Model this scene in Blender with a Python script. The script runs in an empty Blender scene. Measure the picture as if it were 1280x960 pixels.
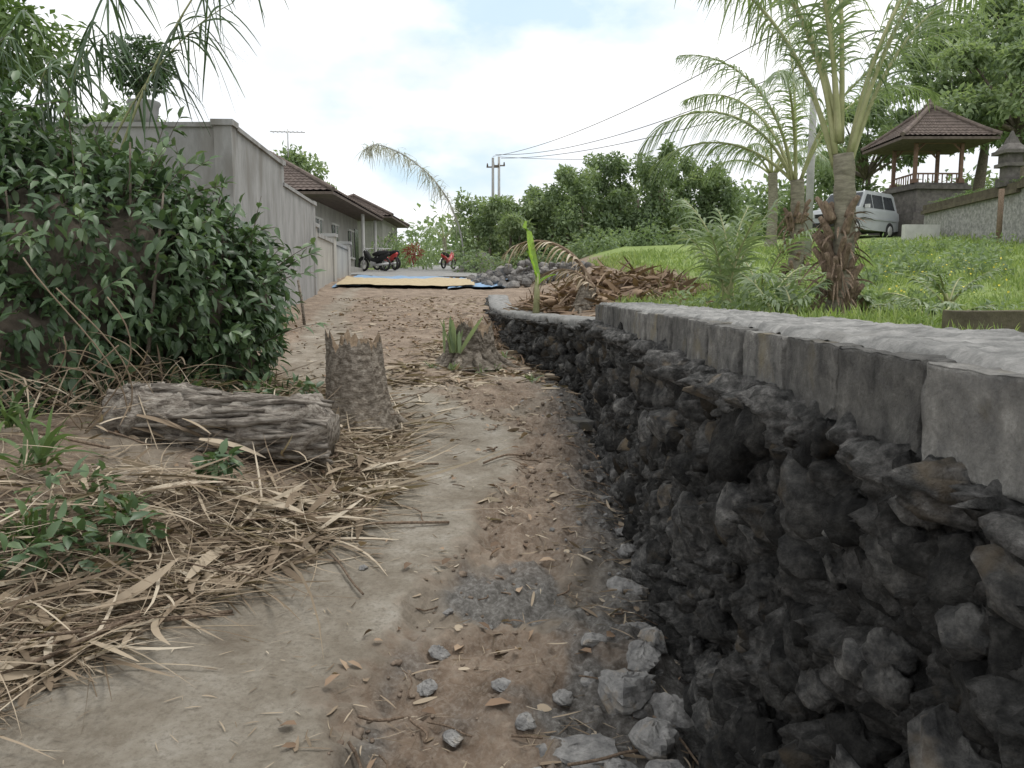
import bpy, math, random
import numpy as np
from mathutils import Vector
import mathutils
rng=np.random.default_rng(7)
random.seed(7)
TAU=math.tau
sc=bpy.context.scene
# ---------------------------------------------------------------- noise
def hsh(ix,iy,s=0):
    n=(ix.astype(np.int64)*374761393+iy.astype(np.int64)*668265263+s*144269504)&0xffffffff
    n=((n^(n>>13))*1274126177)&0xffffffff
    n=((n^(n>>15))*1103515)&0xffffffff
    return ((n^(n>>16))&0xffff)/65535.0
def vn(x,y,s=0):
    x=np.asarray(x,float);y=np.asarray(y,float)
    ix=np.floor(x);iy=np.floor(y);fx=x-ix;fy=y-iy
    fx=fx*fx*(3-2*fx);fy=fy*fy*(3-2*fy)
    a=hsh(ix,iy,s);b=hsh(ix+1,iy,s);c=hsh(ix,iy+1,s);d=hsh(ix+1,iy+1,s)
    return ((a*(1-fx)+b*fx)*(1-fy)+(c*(1-fx)+d*fx)*fy)*2-1
def fbm(x,y,o=4,s=0):
    r=0;a=1;t=0
    x=np.asarray(x,float);y=np.asarray(y,float)
    for i in range(o):
        r=r+a*vn(x,y,s+i*17);t+=a;a*=.5;x,y=x*1.93+3.1+y*.21,y*1.93+1.7-x*.21
    return r/t
def ridge(x,y,o=4,s=0):
    r=0;a=1;t=0
    x=np.asarray(x,float);y=np.asarray(y,float)
    for i in range(o):
        r=r+a*(1-np.abs(vn(x,y,s+i*17))*2);t+=a;a*=.55;x,y=x*1.97+3.1+y*.31,y*1.97+1.7-x*.31
    return r/t
def vor(x,y,s=0):
    x=np.asarray(x,float);y=np.asarray(y,float)
    ix=np.floor(x);iy=np.floor(y)
    f1=np.full(x.shape,9.);f2=np.full(x.shape,9.);rid=np.zeros(x.shape);dx1=np.zeros(x.shape);dy1=np.zeros(x.shape)
    for i in(-1,0,1):
        for j in(-1,0,1):
            cx=ix+i;cy=iy+j
            px=cx+.1+.8*hsh(cx,cy,s+5);py=cy+.1+.8*hsh(cx,cy,s+9)
            dx=x-px;dy=y-py;d=np.sqrt(dx*dx+dy*dy);h=hsh(cx,cy,s+13)
            c=d<f1
            f2=np.where(c,f1,np.minimum(f2,d))
            f1=np.where(c,d,f1);rid=np.where(c,h,rid);dx1=np.where(c,dx,dx1);dy1=np.where(c,dy,dy1)
    return f1,f2,rid,dx1,dy1
def ss(a,b,x):
    t=np.clip((np.asarray(x,float)-a)/(b-a),0,1);return t*t*(3-2*t)
def nrm(v):
    return v/np.maximum(np.linalg.norm(v,axis=-1,keepdims=True),1e-9)
# ---------------------------------------------------------------- mesh builder
class MB:
    def __init__(s): s.v=[];s.t=[];s.r=[];s.n=0
    def add(s,V,T,R=None):
        V=np.asarray(V,float).reshape(-1,3);T=np.asarray(T,np.int64).reshape(-1,3)
        if R is None:R=rng.random()
        R=np.broadcast_to(np.asarray(R,float),(len(V),))
        s.v.append(V);s.t.append(T+s.n);s.r.append(R);s.n+=len(V)
    def obj(s,name,mat,parent=None,smooth=True):
        V=np.concatenate(s.v);T=np.concatenate(s.t);R=np.concatenate(s.r)
        me=bpy.data.meshes.new(name)
        me.vertices.add(len(V));me.vertices.foreach_set('co',V.astype(np.float32).ravel())
        me.loops.add(len(T)*3);me.loops.foreach_set('vertex_index',T.astype(np.int32).ravel())
        me.polygons.add(len(T))
        me.polygons.foreach_set('loop_start',np.arange(0,len(T)*3,3,dtype=np.int32))
        me.polygons.foreach_set('loop_total',np.full(len(T),3,dtype=np.int32))
        me.polygons.foreach_set('use_smooth',np.full(len(T),smooth,dtype=bool))
        a=me.attributes.new('rnd','FLOAT','POINT');a.data.foreach_set('value',R.astype(np.float32))
        me.update(calc_edges=True);me.validate()
        o=bpy.data.objects.new(name,me);sc.collection.objects.link(o)
        me.materials.append(mat)
        if parent:o.parent=parent
        return o
def empty(name):
    o=bpy.data.objects.new(name,None);sc.collection.objects.link(o);return o
def gridT(nu,nv,wrap=False):
    i=np.arange(nu-1)[:,None];cols=nv if wrap else nv-1
    j=np.arange(cols)[None,:];j2=(j+1)%nv
    a=i*nv+j;b=i*nv+j2;c=(i+1)*nv+j2;d=(i+1)*nv+j
    return np.concatenate([np.stack([a,b,c],-1).reshape(-1,3),np.stack([a,c,d],-1).reshape(-1,3)])
def tube(mb,P,Rr,n=8,R=None,bump=0,bs=8,cap=True):
    P=np.asarray(P,float);m=len(P);Rr=np.broadcast_to(np.asarray(Rr,float),(m,))
    T=nrm(np.gradient(P,axis=0))
    ref=np.array([0,0,1.]) if abs(T[0,2])<.8 else np.array([1.,0,0])
    V=[]
    u=nrm(np.cross(T[0],ref))
    for i in range(m):
        u=nrm(u-T[i]*np.dot(u,T[i]));w=np.cross(T[i],u)
        a=np.arange(n)/n*TAU
        rr=Rr[i]*np.ones(n)
        if bump: rr=rr*(1+bump*fbm(np.cos(a)*1.5+i*.37*bs/8+P[0,0],np.sin(a)*1.5+P[0,1]+i*.11,3,3))
        V.append(P[i]+np.outer(np.cos(a)*rr,u)+np.outer(np.sin(a)*rr,w))
    V=np.concatenate(V);Tt=gridT(m,n,True)
    if cap:
        V=np.concatenate([V,P[:1],P[-1:]]);k=m*n
        j=np.arange(n);j2=(j+1)%n
        Tt=np.concatenate([Tt,np.stack([j2,j,np.full(n,k)],-1),np.stack([(m-1)*n+j,(m-1)*n+j2,np.full(n,k+1)],-1)])
    mb.add(V,Tt,R)
def box(mb,c,s,rz=0,R=None,taper=1.0):
    c=np.array(c,float);hx,hy,hz=np.array(s,float)/2
    V=np.array([[sx*hx*(taper if sz>0 else 1),sy*hy*(taper if sz>0 else 1),sz*hz] for sz in(-1,1) for sy in(-1,1) for sx in(-1,1)])
    ca,sa=math.cos(rz),math.sin(rz)
    V=V@np.array([[ca,sa,0],[-sa,ca,0],[0,0,1]])+c
    q=[(0,2,3,1),(4,5,7,6),(0,1,5,4),(2,6,7,3),(0,4,6,2),(1,3,7,5)]
    T=[];VV=[]
    for k,f in enumerate(q):
        VV+= [V[i] for i in f];T+=[(k*4,k*4+1,k*4+2),(k*4,k*4+2,k*4+3)]
    mb.add(VV,T,R)
def ribbons(mb,P0,D,L,W,droop=0.,nseg=4,side=None,R=None,prof=0,curl=0.):
    N=len(P0);L=np.broadcast_to(L,(N,));W=np.broadcast_to(W,(N,));droop=np.broadcast_to(droop,(N,))
    t=np.linspace(0,1,nseg+1)
    P=P0[:,None]+D[:,None]*(L[:,None]*t)[...,None]
    P[...,2]-=droop[:,None]*L[:,None]*t**2
    if side is None:
        side=nrm(np.cross(D,nrm(np.array([0,0,1.])+rng.normal(0,.5,(N,3)))))
    if curl: 
        P=P+side[:,None]*((rng.normal(0,curl,N)*L)[:,None]*t**2)[...,None]
    if prof==0: w=np.clip(np.sin(np.pi*(t*.86+.12)),0,1)**.7
    elif prof==1: w=(1-t)**.6*.95+.05
    else: w=np.ones_like(t)
    w=w*.5
    A=P-side[:,None]*(W[:,None]*w)[...,None];B=P+side[:,None]*(W[:,None]*w)[...,None]
    V=np.stack([A,B],2).reshape(N,-1,3)
    k=np.arange(nseg)*2
    T1=np.concatenate([np.stack([k,k+1,k+3],-1),np.stack([k,k+3,k+2],-1)])
    T=(T1[None]+(np.arange(N)*(nseg+1)*2)[:,None,None]).reshape(-1,3)
    if R is None:R=rng.random(N)
    mb.add(V.reshape(-1,3),T,np.repeat(np.broadcast_to(R,(N,)),(nseg+1)*2))
def leaves(mb,C,D,Nn,L,W,R=None,simple=False):
    N=len(C);L=np.broadcast_to(L,(N,))[:,None];W=np.broadcast_to(W,(N,))[:,None]
    D=nrm(D);S=nrm(np.cross(D,Nn));Nn=np.cross(S,D)
    if R is None:R=rng.random(N)
    if simple:
        V=np.stack([C,C+D*L*.45+S*W*.5+Nn*W*.12,C+D*L-Nn*L*.12,C+D*L*.45-S*W*.5+Nn*W*.12],1)
        T1=np.array([[0,1,2],[0,2,3]]);k=4
    else:
        up=Nn*W*.14
        V=np.stack([C,C+D*L*.28+S*W*.42+up,C+D*L*.28,C+D*L*.28-S*W*.42+up,
            C+D*L*.65+S*W*.38+up-Nn*L*.05,C+D*L*.65-Nn*L*.06,C+D*L*.65-S*W*.38+up-Nn*L*.05,C+D*L-Nn*L*.2],1)
        T1=np.array([[0,2,1],[0,3,2],[1,2,5],[1,5,4],[2,3,6],[2,6,5],[4,5,7],[5,6,7]]);k=8
    T=(T1[None]+(np.arange(N)*k)[:,None,None]).reshape(-1,3)
    mb.add(V.reshape(-1,3),T,np.repeat(R,k))
def rdir(n):
    return nrm(rng.normal(0,1,(n,3)))
def blob_leaves(mb,c,r,n,L,W,simple=True,Rb=.5,Rs=.3,inner=.55,lump=.25,hang=.3):
    c=np.array(c,float);r=np.array(r,float)*np.ones(3)
    d=rdir(n);a=np.arctan2(d[:,1],d[:,0])*2
    k=1+lump*fbm(a*1.3+c[0],d[:,2]*3+c[1],3,int(abs(c[0]*7+c[2]*3))%97)
    rad=(inner+(1-inner)*rng.random(n)**.6)*k
    P=c+d*r*rad[:,None]
    D=nrm(d*.6+rng.normal(0,.6,(n,3))+np.array([0,0,-hang]))
    Nn=nrm(d*.5+np.array([0,0,.9])+rng.normal(0,.45,(n,3)))
    leaves(mb,P,D,Nn,L*(.7+.6*rng.random(n)),W*(.7+.6*rng.random(n)),np.clip(Rb+rng.normal(0,Rs*.6,n),0,1),simple)
def core(mb,c,r,R=.1):
    nu,nv=14,18
    th=np.linspace(0,np.pi,nu)[:,None];ph=(np.arange(nv)/nv*TAU)[None]
    d=np.stack([np.sin(th)*np.cos(ph),np.sin(th)*np.sin(ph),np.cos(th)*np.ones_like(ph)],-1)
    k=1+.35*fbm(np.cos(ph)*2+c[0]+0*th,np.sin(ph)*2+th*2+c[1],3,5)
    mb.add((np.array(c)+d*np.array(r)*k[...,None]).reshape(-1,3),gridT(nu,nv,True),R)
# ---------------------------------------------------------------- materials
def newmat(name):
    m=bpy.data.materials.new(name);m.use_nodes=True;nt=m.node_tree;nt.nodes.clear()
    out=nt.nodes.new('ShaderNodeOutputMaterial');return m,nt,out
def nd(nt,typ,props=None,**inp):
    n=nt.nodes.new(typ)
    for k,v in (props or {}).items():setattr(n,k,v)
    for k,v in inp.items():
        k2=k.replace('_',' ')
        s=None
        if k2 in n.inputs:s=n.inputs[k2]
        elif k[0]=='i' and k[1:].isdigit():s=n.inputs[int(k[1:])]
        if isinstance(v,bpy.types.NodeSocket):nt.links.new(v,s)
        else:s.default_value=v
    return n
def c4(c):return (c[0],c[1],c[2],1)
def ramp(nt,fac,stops):
    n=nt.nodes.new('ShaderNodeValToRGB');e=n.color_ramp.elements
    e[0].position=stops[0][0];e[0].color=c4(stops[0][1])
    e[1].position=stops[-1][0];e[1].color=c4(stops[-1][1])
    for p,c in stops[1:-1]:
        x=e.new(p);x.color=c4(c)
    nt.links.new(fac,n.inputs[0]);return n.outputs[0]
def mix(nt,f,a,b,mode='MIX'):
    n=nt.nodes.new('ShaderNodeMix');n.data_type='RGBA';n.blend_type=mode
    for s,v in ((n.inputs[0],f),(n.inputs[6],a),(n.inputs[7],b)):
        if isinstance(v,bpy.types.NodeSocket):nt.links.new(v,s)
        else:s.default_value=v if isinstance(v,(int,float)) else c4(v)
    return n.outputs[2]
def mth(nt,op,a,b=0.,clamp=False):
    n=nt.nodes.new('ShaderNodeMath');n.operation=op;n.use_clamp=clamp
    for i,v in enumerate((a,b)):
        if isinstance(v,bpy.types.NodeSocket):nt.links.new(v,n.inputs[i])
        else:n.inputs[i].default_value=v
    return n.outputs[0]
def noiseN(nt,vec,scale,detail=6,rough=.6):
    return nd(nt,'ShaderNodeTexNoise',Vector=vec,Scale=scale,Detail=detail,Roughness=rough).outputs[0]
def surf(name,stops,scale=6,rough=.9,bump=.3,bscale=40,bdist=.01,stretch=None,spec=.2,blotch=None,rr=(.83,.35),det=5):
    m,nt,out=newmat(name)
    vec=nd(nt,'ShaderNodeTexCoord').outputs['Object']
    if stretch:vec=nd(nt,'ShaderNodeMapping',Vector=vec,Scale=stretch).outputs[0]
    n1=noiseN(nt,vec,scale,det,.7);col=ramp(nt,n1,stops)
    if blotch:
        n2=noiseN(nt,vec,blotch[0],4,.6);f=ramp(nt,n2,[(blotch[1],(0,0,0)),(blotch[1]+.12,(1,1,1))])
        col=mix(nt,f,col,blotch[2])
    at=nd(nt,'ShaderNodeAttribute',{'attribute_name':'rnd'}).outputs['Fac']
    k=mth(nt,'ADD',mth(nt,'MULTIPLY',at,rr[1]),rr[0])
    col=nd(nt,'ShaderNodeVectorMath',{'operation':'SCALE'},i0=col).outputs[0].node
    nt.links.new(k,col.inputs['Scale']);col=col.outputs[0]
    p=nd(nt,'ShaderNodeBsdfPrincipled',Base_Color=col,Roughness=rough)
    if bump>0:
        b=nd(nt,'ShaderNodeBump',Strength=bump,Distance=bdist,Height=noiseN(nt,vec,bscale,det,.7)).outputs[0];nt.links.new(b,p.inputs['Normal'])
    p.inputs['Specular IOR Level'].default_value=spec
    nt.links.new(p.outputs[0],out.inputs[0]);return m
def leafmat(name,stops,rough=.45,trans=.3,spec=.4,trt=(1.2,1.25,.7)):
    m,nt,out=newmat(name)
    at=nd(nt,'ShaderNodeAttribute',{'attribute_name':'rnd'}).outputs['Fac']
    vec=nd(nt,'ShaderNodeTexCoord').outputs['Object']
    n1=noiseN(nt,vec,1.3,2)
    f=mth(nt,'ADD',mth(nt,'MULTIPLY',at,.75),mth(nt,'MULTIPLY',mth(nt,'SUBTRACT',n1,.35),.6),True)
    col=ramp(nt,f,stops)
    p=nd(nt,'ShaderNodeBsdfPrincipled',Base_Color=col,Roughness=rough)
    p.inputs['Specular IOR Level'].default_value=spec
    tcol=mix(nt,1.0,col,trt,'MULTIPLY')
    tr=nd(nt,'ShaderNodeBsdfTranslucent',Color=tcol)
    ms=nd(nt,'ShaderNodeMixShader',i0=trans);nt.links.new(p.outputs[0],ms.inputs[1]);nt.links.new(tr.outputs[0],ms.inputs[2])
    nt.links.new(ms.outputs[0],out.inputs[0]);return m
M={}
M['bushleaf']=leafmat('shrub_leaf',[(0,(.035,.06,.03)),(.4,(.065,.115,.052)),(.75,(.115,.18,.085)),(1,(.19,.26,.13))],.42,.25,.55)
M['treeleaf']=leafmat('tree_leaf',[(0,(.06,.1,.035)),(.45,(.12,.19,.065)),(.8,(.18,.26,.1)),(1,(.26,.34,.15))],.55,.3)
M['hazeleaf']=leafmat('haze_tinted_leaf',[(0,(.12,.165,.1)),(.45,(.2,.27,.15)),(.8,(.28,.35,.2)),(1,(.35,.42,.26))],.6,.4)  # distance haze put into the leaf colour: paler, desaturated greens
M['palmleaf']=leafmat('palm_leaf',[(0,(.12,.17,.09)),(.5,(.2,.265,.14)),(.85,(.28,.35,.2)),(1,(.4,.43,.29))],.4,.35,.5)
M['grassleaf']=leafmat('grass_blade',[(0,(.14,.2,.07)),(.4,(.22,.3,.1)),(.8,(.32,.39,.145)),(1,(.44,.46,.24))],.6,.35)
M['bright']=leafmat('young_banana_leaf',[(0,(.2,.36,.06)),(1,(.36,.54,.12))],.4,.5)
M['dryleaf']=leafmat('dry_leaf',[(0,(.1,.075,.05)),(.35,(.24,.185,.13)),(.7,(.42,.35,.26)),(1,(.6,.54,.44))],.75,.1,.2)
M['brownleaf']=leafmat('brown_leaf',[(0,(.09,.06,.04)),(.5,(.24,.165,.11)),(.85,(.4,.3,.21)),(1,(.4,.2,.1))],.7,.1,.2)
M['redleaf']=leafmat('red_leaf',[(0,(.15,.03,.03)),(1,(.35,.1,.08))],.5,.3)
M['flower']=leafmat('yellow_flower',[(0,(.7,.55,.05)),(1,(.85,.75,.15))],.6,.2)
M['penjorleaf']=leafmat('dried_palm_ornament',[(0,(.3,.3,.26)),(1,(.52,.52,.46))],.6,.3)
M['bark']=surf('bark',[(.3,(.085,.07,.055)),(.45,(.2,.17,.135)),(.58,(.34,.3,.25)),(.8,(.52,.47,.4))],16,.95,1,45,.03,(1,1,2.2),rr=(.7,.5))
M['logbark']=surf('log_bark',[(.3,(.07,.06,.05)),(.42,(.18,.155,.13)),(.55,(.36,.325,.28)),(.75,(.55,.51,.45))],12,.95,1,40,.03,(.5,2.5,2.5),rr=(.7,.5))
M['palmbark']=surf('palm_trunk',[(.3,(.13,.12,.09)),(.6,(.28,.26,.2)),(.8,(.4,.38,.3))],8,.9,.6,30,.02,(1,1,4))
M['petiole']=surf('petiole',[(.3,(.24,.26,.12)),(.8,(.42,.41,.24))],6,.6,.2,30,.005)
M['fibre']=surf('palm_fibre',[(.3,(.12,.09,.065)),(.55,(.27,.2,.145)),(.8,(.45,.37,.28))],20,.95,.9,70,.02,(3,3,1))
M['stumpcore']=surf('cut_wood',[(.3,(.12,.085,.055)),(.7,(.3,.23,.16))],18,.95,.8,80,.01)
M['branch']=surf('branch_bark',[(.3,(.08,.07,.055)),(.8,(.25,.21,.17))],12,.9,.5,50,.01)
M['rubble']=surf('rubble_mortar',[(.3,(.03,.03,.03)),(.45,(.075,.075,.072)),(.55,(.135,.132,.126)),(.66,(.24,.235,.225)),(.78,(.42,.41,.39))],24,.95,1.,70,.04,blotch=(5,.6,(.19,.155,.11)),rr=(.4,.8),det=8)
M['wstone']=surf('volcanic_stone',[(.3,(.035,.035,.036)),(.45,(.09,.09,.088)),(.56,(.17,.167,.158)),(.66,(.28,.275,.26)),(.78,(.42,.41,.39))],20,.95,1.,60,.04,blotch=(3.5,.56,(.22,.175,.12)),rr=(.22,1.05),det=8)
M['block']=surf('concrete_block',[(.28,(.07,.07,.066)),(.42,(.14,.137,.13)),(.56,(.21,.205,.19)),(.72,(.36,.35,.325))],13,.95,1.,80,.014,blotch=(3,.57,(.2,.175,.12)),rr=(.6,.6),det=8)
M['mortar']=surf('mortar',[(.3,(.13,.13,.125)),(.45,(.23,.23,.22)),(.58,(.34,.335,.32)),(.75,(.47,.46,.44))],9,.93,.9,60,.014,blotch=(2.2,.58,(.2,.195,.18)),det=8)
M['rock']=surf('rock',[(.3,(.12,.12,.12)),(.5,(.25,.245,.235)),(.75,(.42,.41,.39))],14,.92,1,60,.015,blotch=(7,.57,(.27,.225,.17)),rr=(.6,.7))
M['clod']=surf('soil_clod',[(.3,(.12,.09,.07)),(.55,(.22,.175,.135)),(.8,(.32,.27,.22))],14,.95,.8,60,.01,rr=(.7,.5))
M['plaster']=surf('weathered_plaster',[(.3,(.2,.2,.195)),(.5,(.29,.29,.285)),(.75,(.38,.38,.375))],3,.95,.4,25,.01,(1,1,.3),blotch=(1.3,.57,(.2,.193,.18)),det=7)
M['lightwall']=surf('cream_wall',[(.3,(.27,.265,.25)),(.7,(.42,.41,.38))],2,.9,.2,20,.01,(1,1,.4))
M['white']=surf('white_paint',[(.3,(.45,.45,.43)),(.7,(.6,.6,.58))],3,.8,.1,20,.01)
M['tile']=surf('roof_tile',[(.3,(.08,.065,.058)),(.6,(.15,.12,.105)),(.8,(.24,.195,.17))],5,.85,.5,20,.02)
M['post']=surf('painted_post',[(.3,(.12,.075,.055)),(.7,(.2,.125,.09))],8,.7,.2,30,.01)
M['dark']=surf('dark_stone',[(.3,(.07,.065,.06)),(.6,(.14,.13,.12)),(.8,(.22,.21,.19))],5,.9,.6,25,.02)
M['moss']=surf('mossy_coping',[(.3,(.07,.06,.045)),(.6,(.13,.115,.08)),(.8,(.16,.17,.1))],5,.95,.6,25,.02)
M['asphalt']=surf('road_surface',[(.3,(.2,.2,.195)),(.7,(.3,.295,.28))],2,.9,.3,40,.01)
M['tarp']=surf('blue_tarpaulin',[(.3,(.14,.24,.36)),(.7,(.22,.33,.48))],3,.6,.3,12,.02)
M['grain']=surf('drying_rice',[(.3,(.36,.29,.18)),(.7,(.47,.39,.26))],9,.95,.5,80,.01)
M['gravel']=surf('gravel',[(.3,(.12,.115,.11)),(.7,(.3,.285,.265))],9,.95,1.,40,.03,rr=(.6,.7))
M['carpaint']=surf('car_paint',[(.3,(.3,.32,.33)),(.7,(.37,.39,.4))],2,.4,.0,20,.01,spec=.4)
M['glass']=surf('car_glass',[(.3,(.02,.025,.03)),(.7,(.04,.045,.05))],2,.25,.0,20,.01,spec=.3)
M['rubber']=surf('rubber',[(.3,(.02,.02,.02)),(.7,(.04,.04,.04))],6,.8,.2,40,.01)
M['chrome']=surf('metal',[(.3,(.4,.4,.4)),(.7,(.55,.55,.55))],6,.35,.0,40,.01,spec=.8)
M['redpaint']=surf('red_paint',[(.3,(.4,.04,.04)),(.7,(.5,.06,.05))],3,.3,0,20,.01,spec=.6)
M['cable']=surf('cable',[(.3,(.06,.06,.065)),(.7,(.09,.09,.09))],3,.6,0,20,.01)
M['concretepole']=surf('concrete_pole',[(.3,(.25,.25,.24)),(.7,(.36,.36,.34))],6,.9,.2,30,.01)
# ---------------------------------------------------------------- terrain functions
_wy=[-6,0,8,9,10,11,12,14,18,21,27,60];_wx=[.67,.73,.83,.62,.38,.12,-.05,-.25,-.5,-.6,-.6,0]
def Wf(y):return np.interp(y,_wy,_wx)
def xLf(y):return np.interp(y,[-6,2,2.7,3.35,4.1,5.2,6.7,7.6,9,11,16,22],[-2.6,-2.1,-1.85,-1.5,-1.05,-.9,-1.05,-1.7,-2.6,-3.1,-3.9,-4.6])
def xRf(y):return np.interp(y,[-6,2.3,3.07,3.87,5.2,6.45,8,10,14.5,22],[-.65,-.6,-.5,-.3,0,.1,-.75,-1.7,-3,-4.2])
def gpath(y):return np.interp(y,[-10,27,60,120,700],[-.87,1.905,3.4,3.9,4.5])
def topz(y):return np.where(y<8.02,1.37,np.maximum(1.2,gpath(y)+.05))
def H(x,y,fine=True):
    x=np.asarray(x,float);y=np.asarray(y,float)
    W=Wf(y);g=gpath(y)
    f=1.25+.085*np.maximum(0,y-9)*ss(8,13,y)
    f=np.where(y>34,1.25+.085*25+.01*(y-34),f)+.05*np.clip(x-5,0,14)
    f=f+.07*fbm(x*.6,y*.6,3,3)*ss(.8,2,x-W)
    f=np.minimum(f,topz(y)-.03+.25*np.maximum(0,x-W-.55))
    e=np.interp(y,[13,24],[.28,4.])
    t=ss(0,1,(x-W-.12)/e)
    xl=xLf(y);xr=xRf(y)
    bank=.26*ss(.4,2.3,xl-x)*ss(1.4,3.2,y)*(1-ss(7.2,10,y))
    bank=bank+.07*ss(0,1.2,xl-x)
    z=g+bank*(1-t)
    wv=.2*fbm(x*3,y*3,5,8)
    rs=ss(xr-.07,xr+.1,x+wv)*(1-ss(7,10,y))
    z=z-.095*rs*(1-ss(3.8,6.5,y)*.8)
    z=z-.13*np.exp(-((x-W)/.2)**2)*(y<12)
    mid=ss(xl-.3,xl+.2,x)
    z=z+.02*fbm(x*1.3,y*1.3,3,21)
    if fine:
        f1,f2,ri,_,_=vor(x*11+2*fbm(x*4,y*4,2,2),y*11,3)
        z=z+rs*(.11*fbm(x*3.2,y*3.2,5,31)+.05*np.maximum(0,.4-f1)*ss(.45,.7,ri)+.022*ridge(x*9,y*9,3,45)+.028*fbm(x*22,y*22,3,5))*(1-t)
        z=z+(1-rs)*(.004*fbm(x*16,y*16,3,6)+.006*fbm(x*5,y*5,3,16))*(1-t)
        z=z+ss(7,9,y)*(1-t)*(.04*fbm(x*2.5,y*2.5,4,41)+.015*ridge(x*5,y*5,3,4))
        z=z+.06*(1-mid)*fbm(x*3.5,y*3.5,4,51)*(1-t)
    return z*(1-t)+f*t
def Hs(x,y):return float(H(np.array([x]),np.array([y]))[0])
def seg(a,b,s):return np.arange(a,b,s)
def geo(a,b,n):return np.geomspace(a,b,n)
xs=np.concatenate([-geo(700,21,24),seg(-20,-5,.35),seg(-5,-2.5,.06),seg(-2.5,-.8,.024),seg(-.8,1.2,.013),seg(1.2,5,.09),seg(5,25,.4),geo(25,700,24)])
ys=np.concatenate([seg(-8,1.8,.2),seg(1.8,4.2,.013),seg(4.2,9,.028),seg(9,16,.08),seg(16,45,.3),geo(45,1500,26)])
X,Y=np.meshgrid(xs,ys,indexing='ij');Z=H(X,Y)
g=MB();g.add(np.stack([X,Y,Z],-1).reshape(-1,3),gridT(len(xs),len(ys)),.5)
W=Wf(Y);xl=xLf(Y);xr=xRf(Y)
wob=.15*fbm(X*2.5,Y*2.5,4,61)
wv=.2*fbm(X*3,Y*3,5,8)
path=ss(xl-.1,xl+.15,X+wob)*(1-ss(xr-.13,xr+.1,X+wv+.12*fbm(X*14,Y*14,3,9)))
path=np.where(Y>8,path*(.75),path)
path=np.maximum(path,np.clip(ss(.45,.1,np.hypot((X-.05)/1.0,(Y-7.3)/1.0)+wob*2),0,1)*.8)
path=np.maximum(path,.65*ss(.12,.4,fbm(X*1.7,Y*1.7,4,171))*(Y>2)*(Y<9))
grass=ss(.1,.5,X-W-.6-ss(9,14,Y)*2.8+wob*3)
grass=np.maximum(grass,ss(0,1,-X-6.4)*ss(0,3,Y-3))
grass=np.maximum(grass,ss(48,52,Y))
wet=np.exp(-((X-W+.08+wob)/.34)**2)*(X<W+.4)*(Y<9.5)
wet=np.maximum(wet,.9*ss(.05,.3,fbm(X*1.9,Y*1.9,4,71))*ss(xr,xr+.1,X)*(X<W)*(1-ss(3.6,5,Y)))
col=np.stack([path,grass,wet,np.ones_like(path)],-1).reshape(-1,4)
m,nt,out=newmat('ground_surface')
vec=nd(nt,'ShaderNodeTexCoord').outputs['Object']
at=nd(nt,'ShaderNodeAttribute',{'attribute_name':'mask'})
sep=nd(nt,'ShaderNodeSeparateColor',Color=at.outputs['Color'])
nA=noiseN(nt,vec,3,9,.74);nB=noiseN(nt,vec,42,5,.7)
soil=ramp(nt,nA,[(.32,(.11,.082,.06)),(.45,(.19,.142,.105)),(.57,(.26,.2,.15)),(.7,(.37,.305,.24))])
soil=mix(nt,mth(nt,'MULTIPLY',ramp(nt,nB,[(.45,(0,0,0)),(.65,(1,1,1))]),.5),soil,(.35,.305,.25))
pth=ramp(nt,nA,[(.32,(.18,.15,.115)),(.45,(.25,.22,.175)),(.55,(.31,.28,.23)),(.7,(.4,.37,.32))])
pth=mix(nt,ramp(nt,nB,[(.48,(0,0,0)),(.7,(.7,.7,.7))]),pth,(.16,.138,.108))
gr=ramp(nt,nA,[(.3,(.13,.16,.06)),(.5,(.2,.27,.09)),(.7,(.29,.34,.13))])
we=ramp(nt,nB,[(.3,(.07,.068,.064)),(.52,(.16,.155,.145)),(.7,(.3,.295,.28))])
c=mix(nt,sep.outputs[0],soil,pth);c=mix(nt,sep.outputs[2],c,we);c=mix(nt,sep.outputs[1],c,gr)
bn=nd(nt,'ShaderNodeBump',Strength=1.0,Distance=.02,Height=noiseN(nt,vec,26,9,.78)).outputs[0]
p=nd(nt,'ShaderNodeBsdfPrincipled',Base_Color=c,Roughness=.95,Normal=bn);p.inputs['Specular IOR Level'].default_value=.15
nt.links.new(p.outputs[0],out.inputs[0]);M['ground']=m
go=g.obj('ground',m)
a=go.data.color_attributes.new('mask','FLOAT_COLOR','POINT');a.data.foreach_set('color',col.astype(np.float32).ravel())
# ---------------------------------------------------------------- road beyond
rd=MB();ry=np.linspace(29.5,75,60);rw=np.linspace(0,1,14)
RX=(-6.6+ (ry-29.5)*.03)[:,None]+rw[None]*np.interp(ry,[29.5,33,75],[6.5,5.0,4.6])[:,None];RY=ry[:,None]+0*rw[None]
rd.add(np.stack([RX,RY,H(RX,RY,False)+.05],-1).reshape(-1,3),gridT(60,14),.5);rd.obj('road',M['asphalt'])
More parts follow.
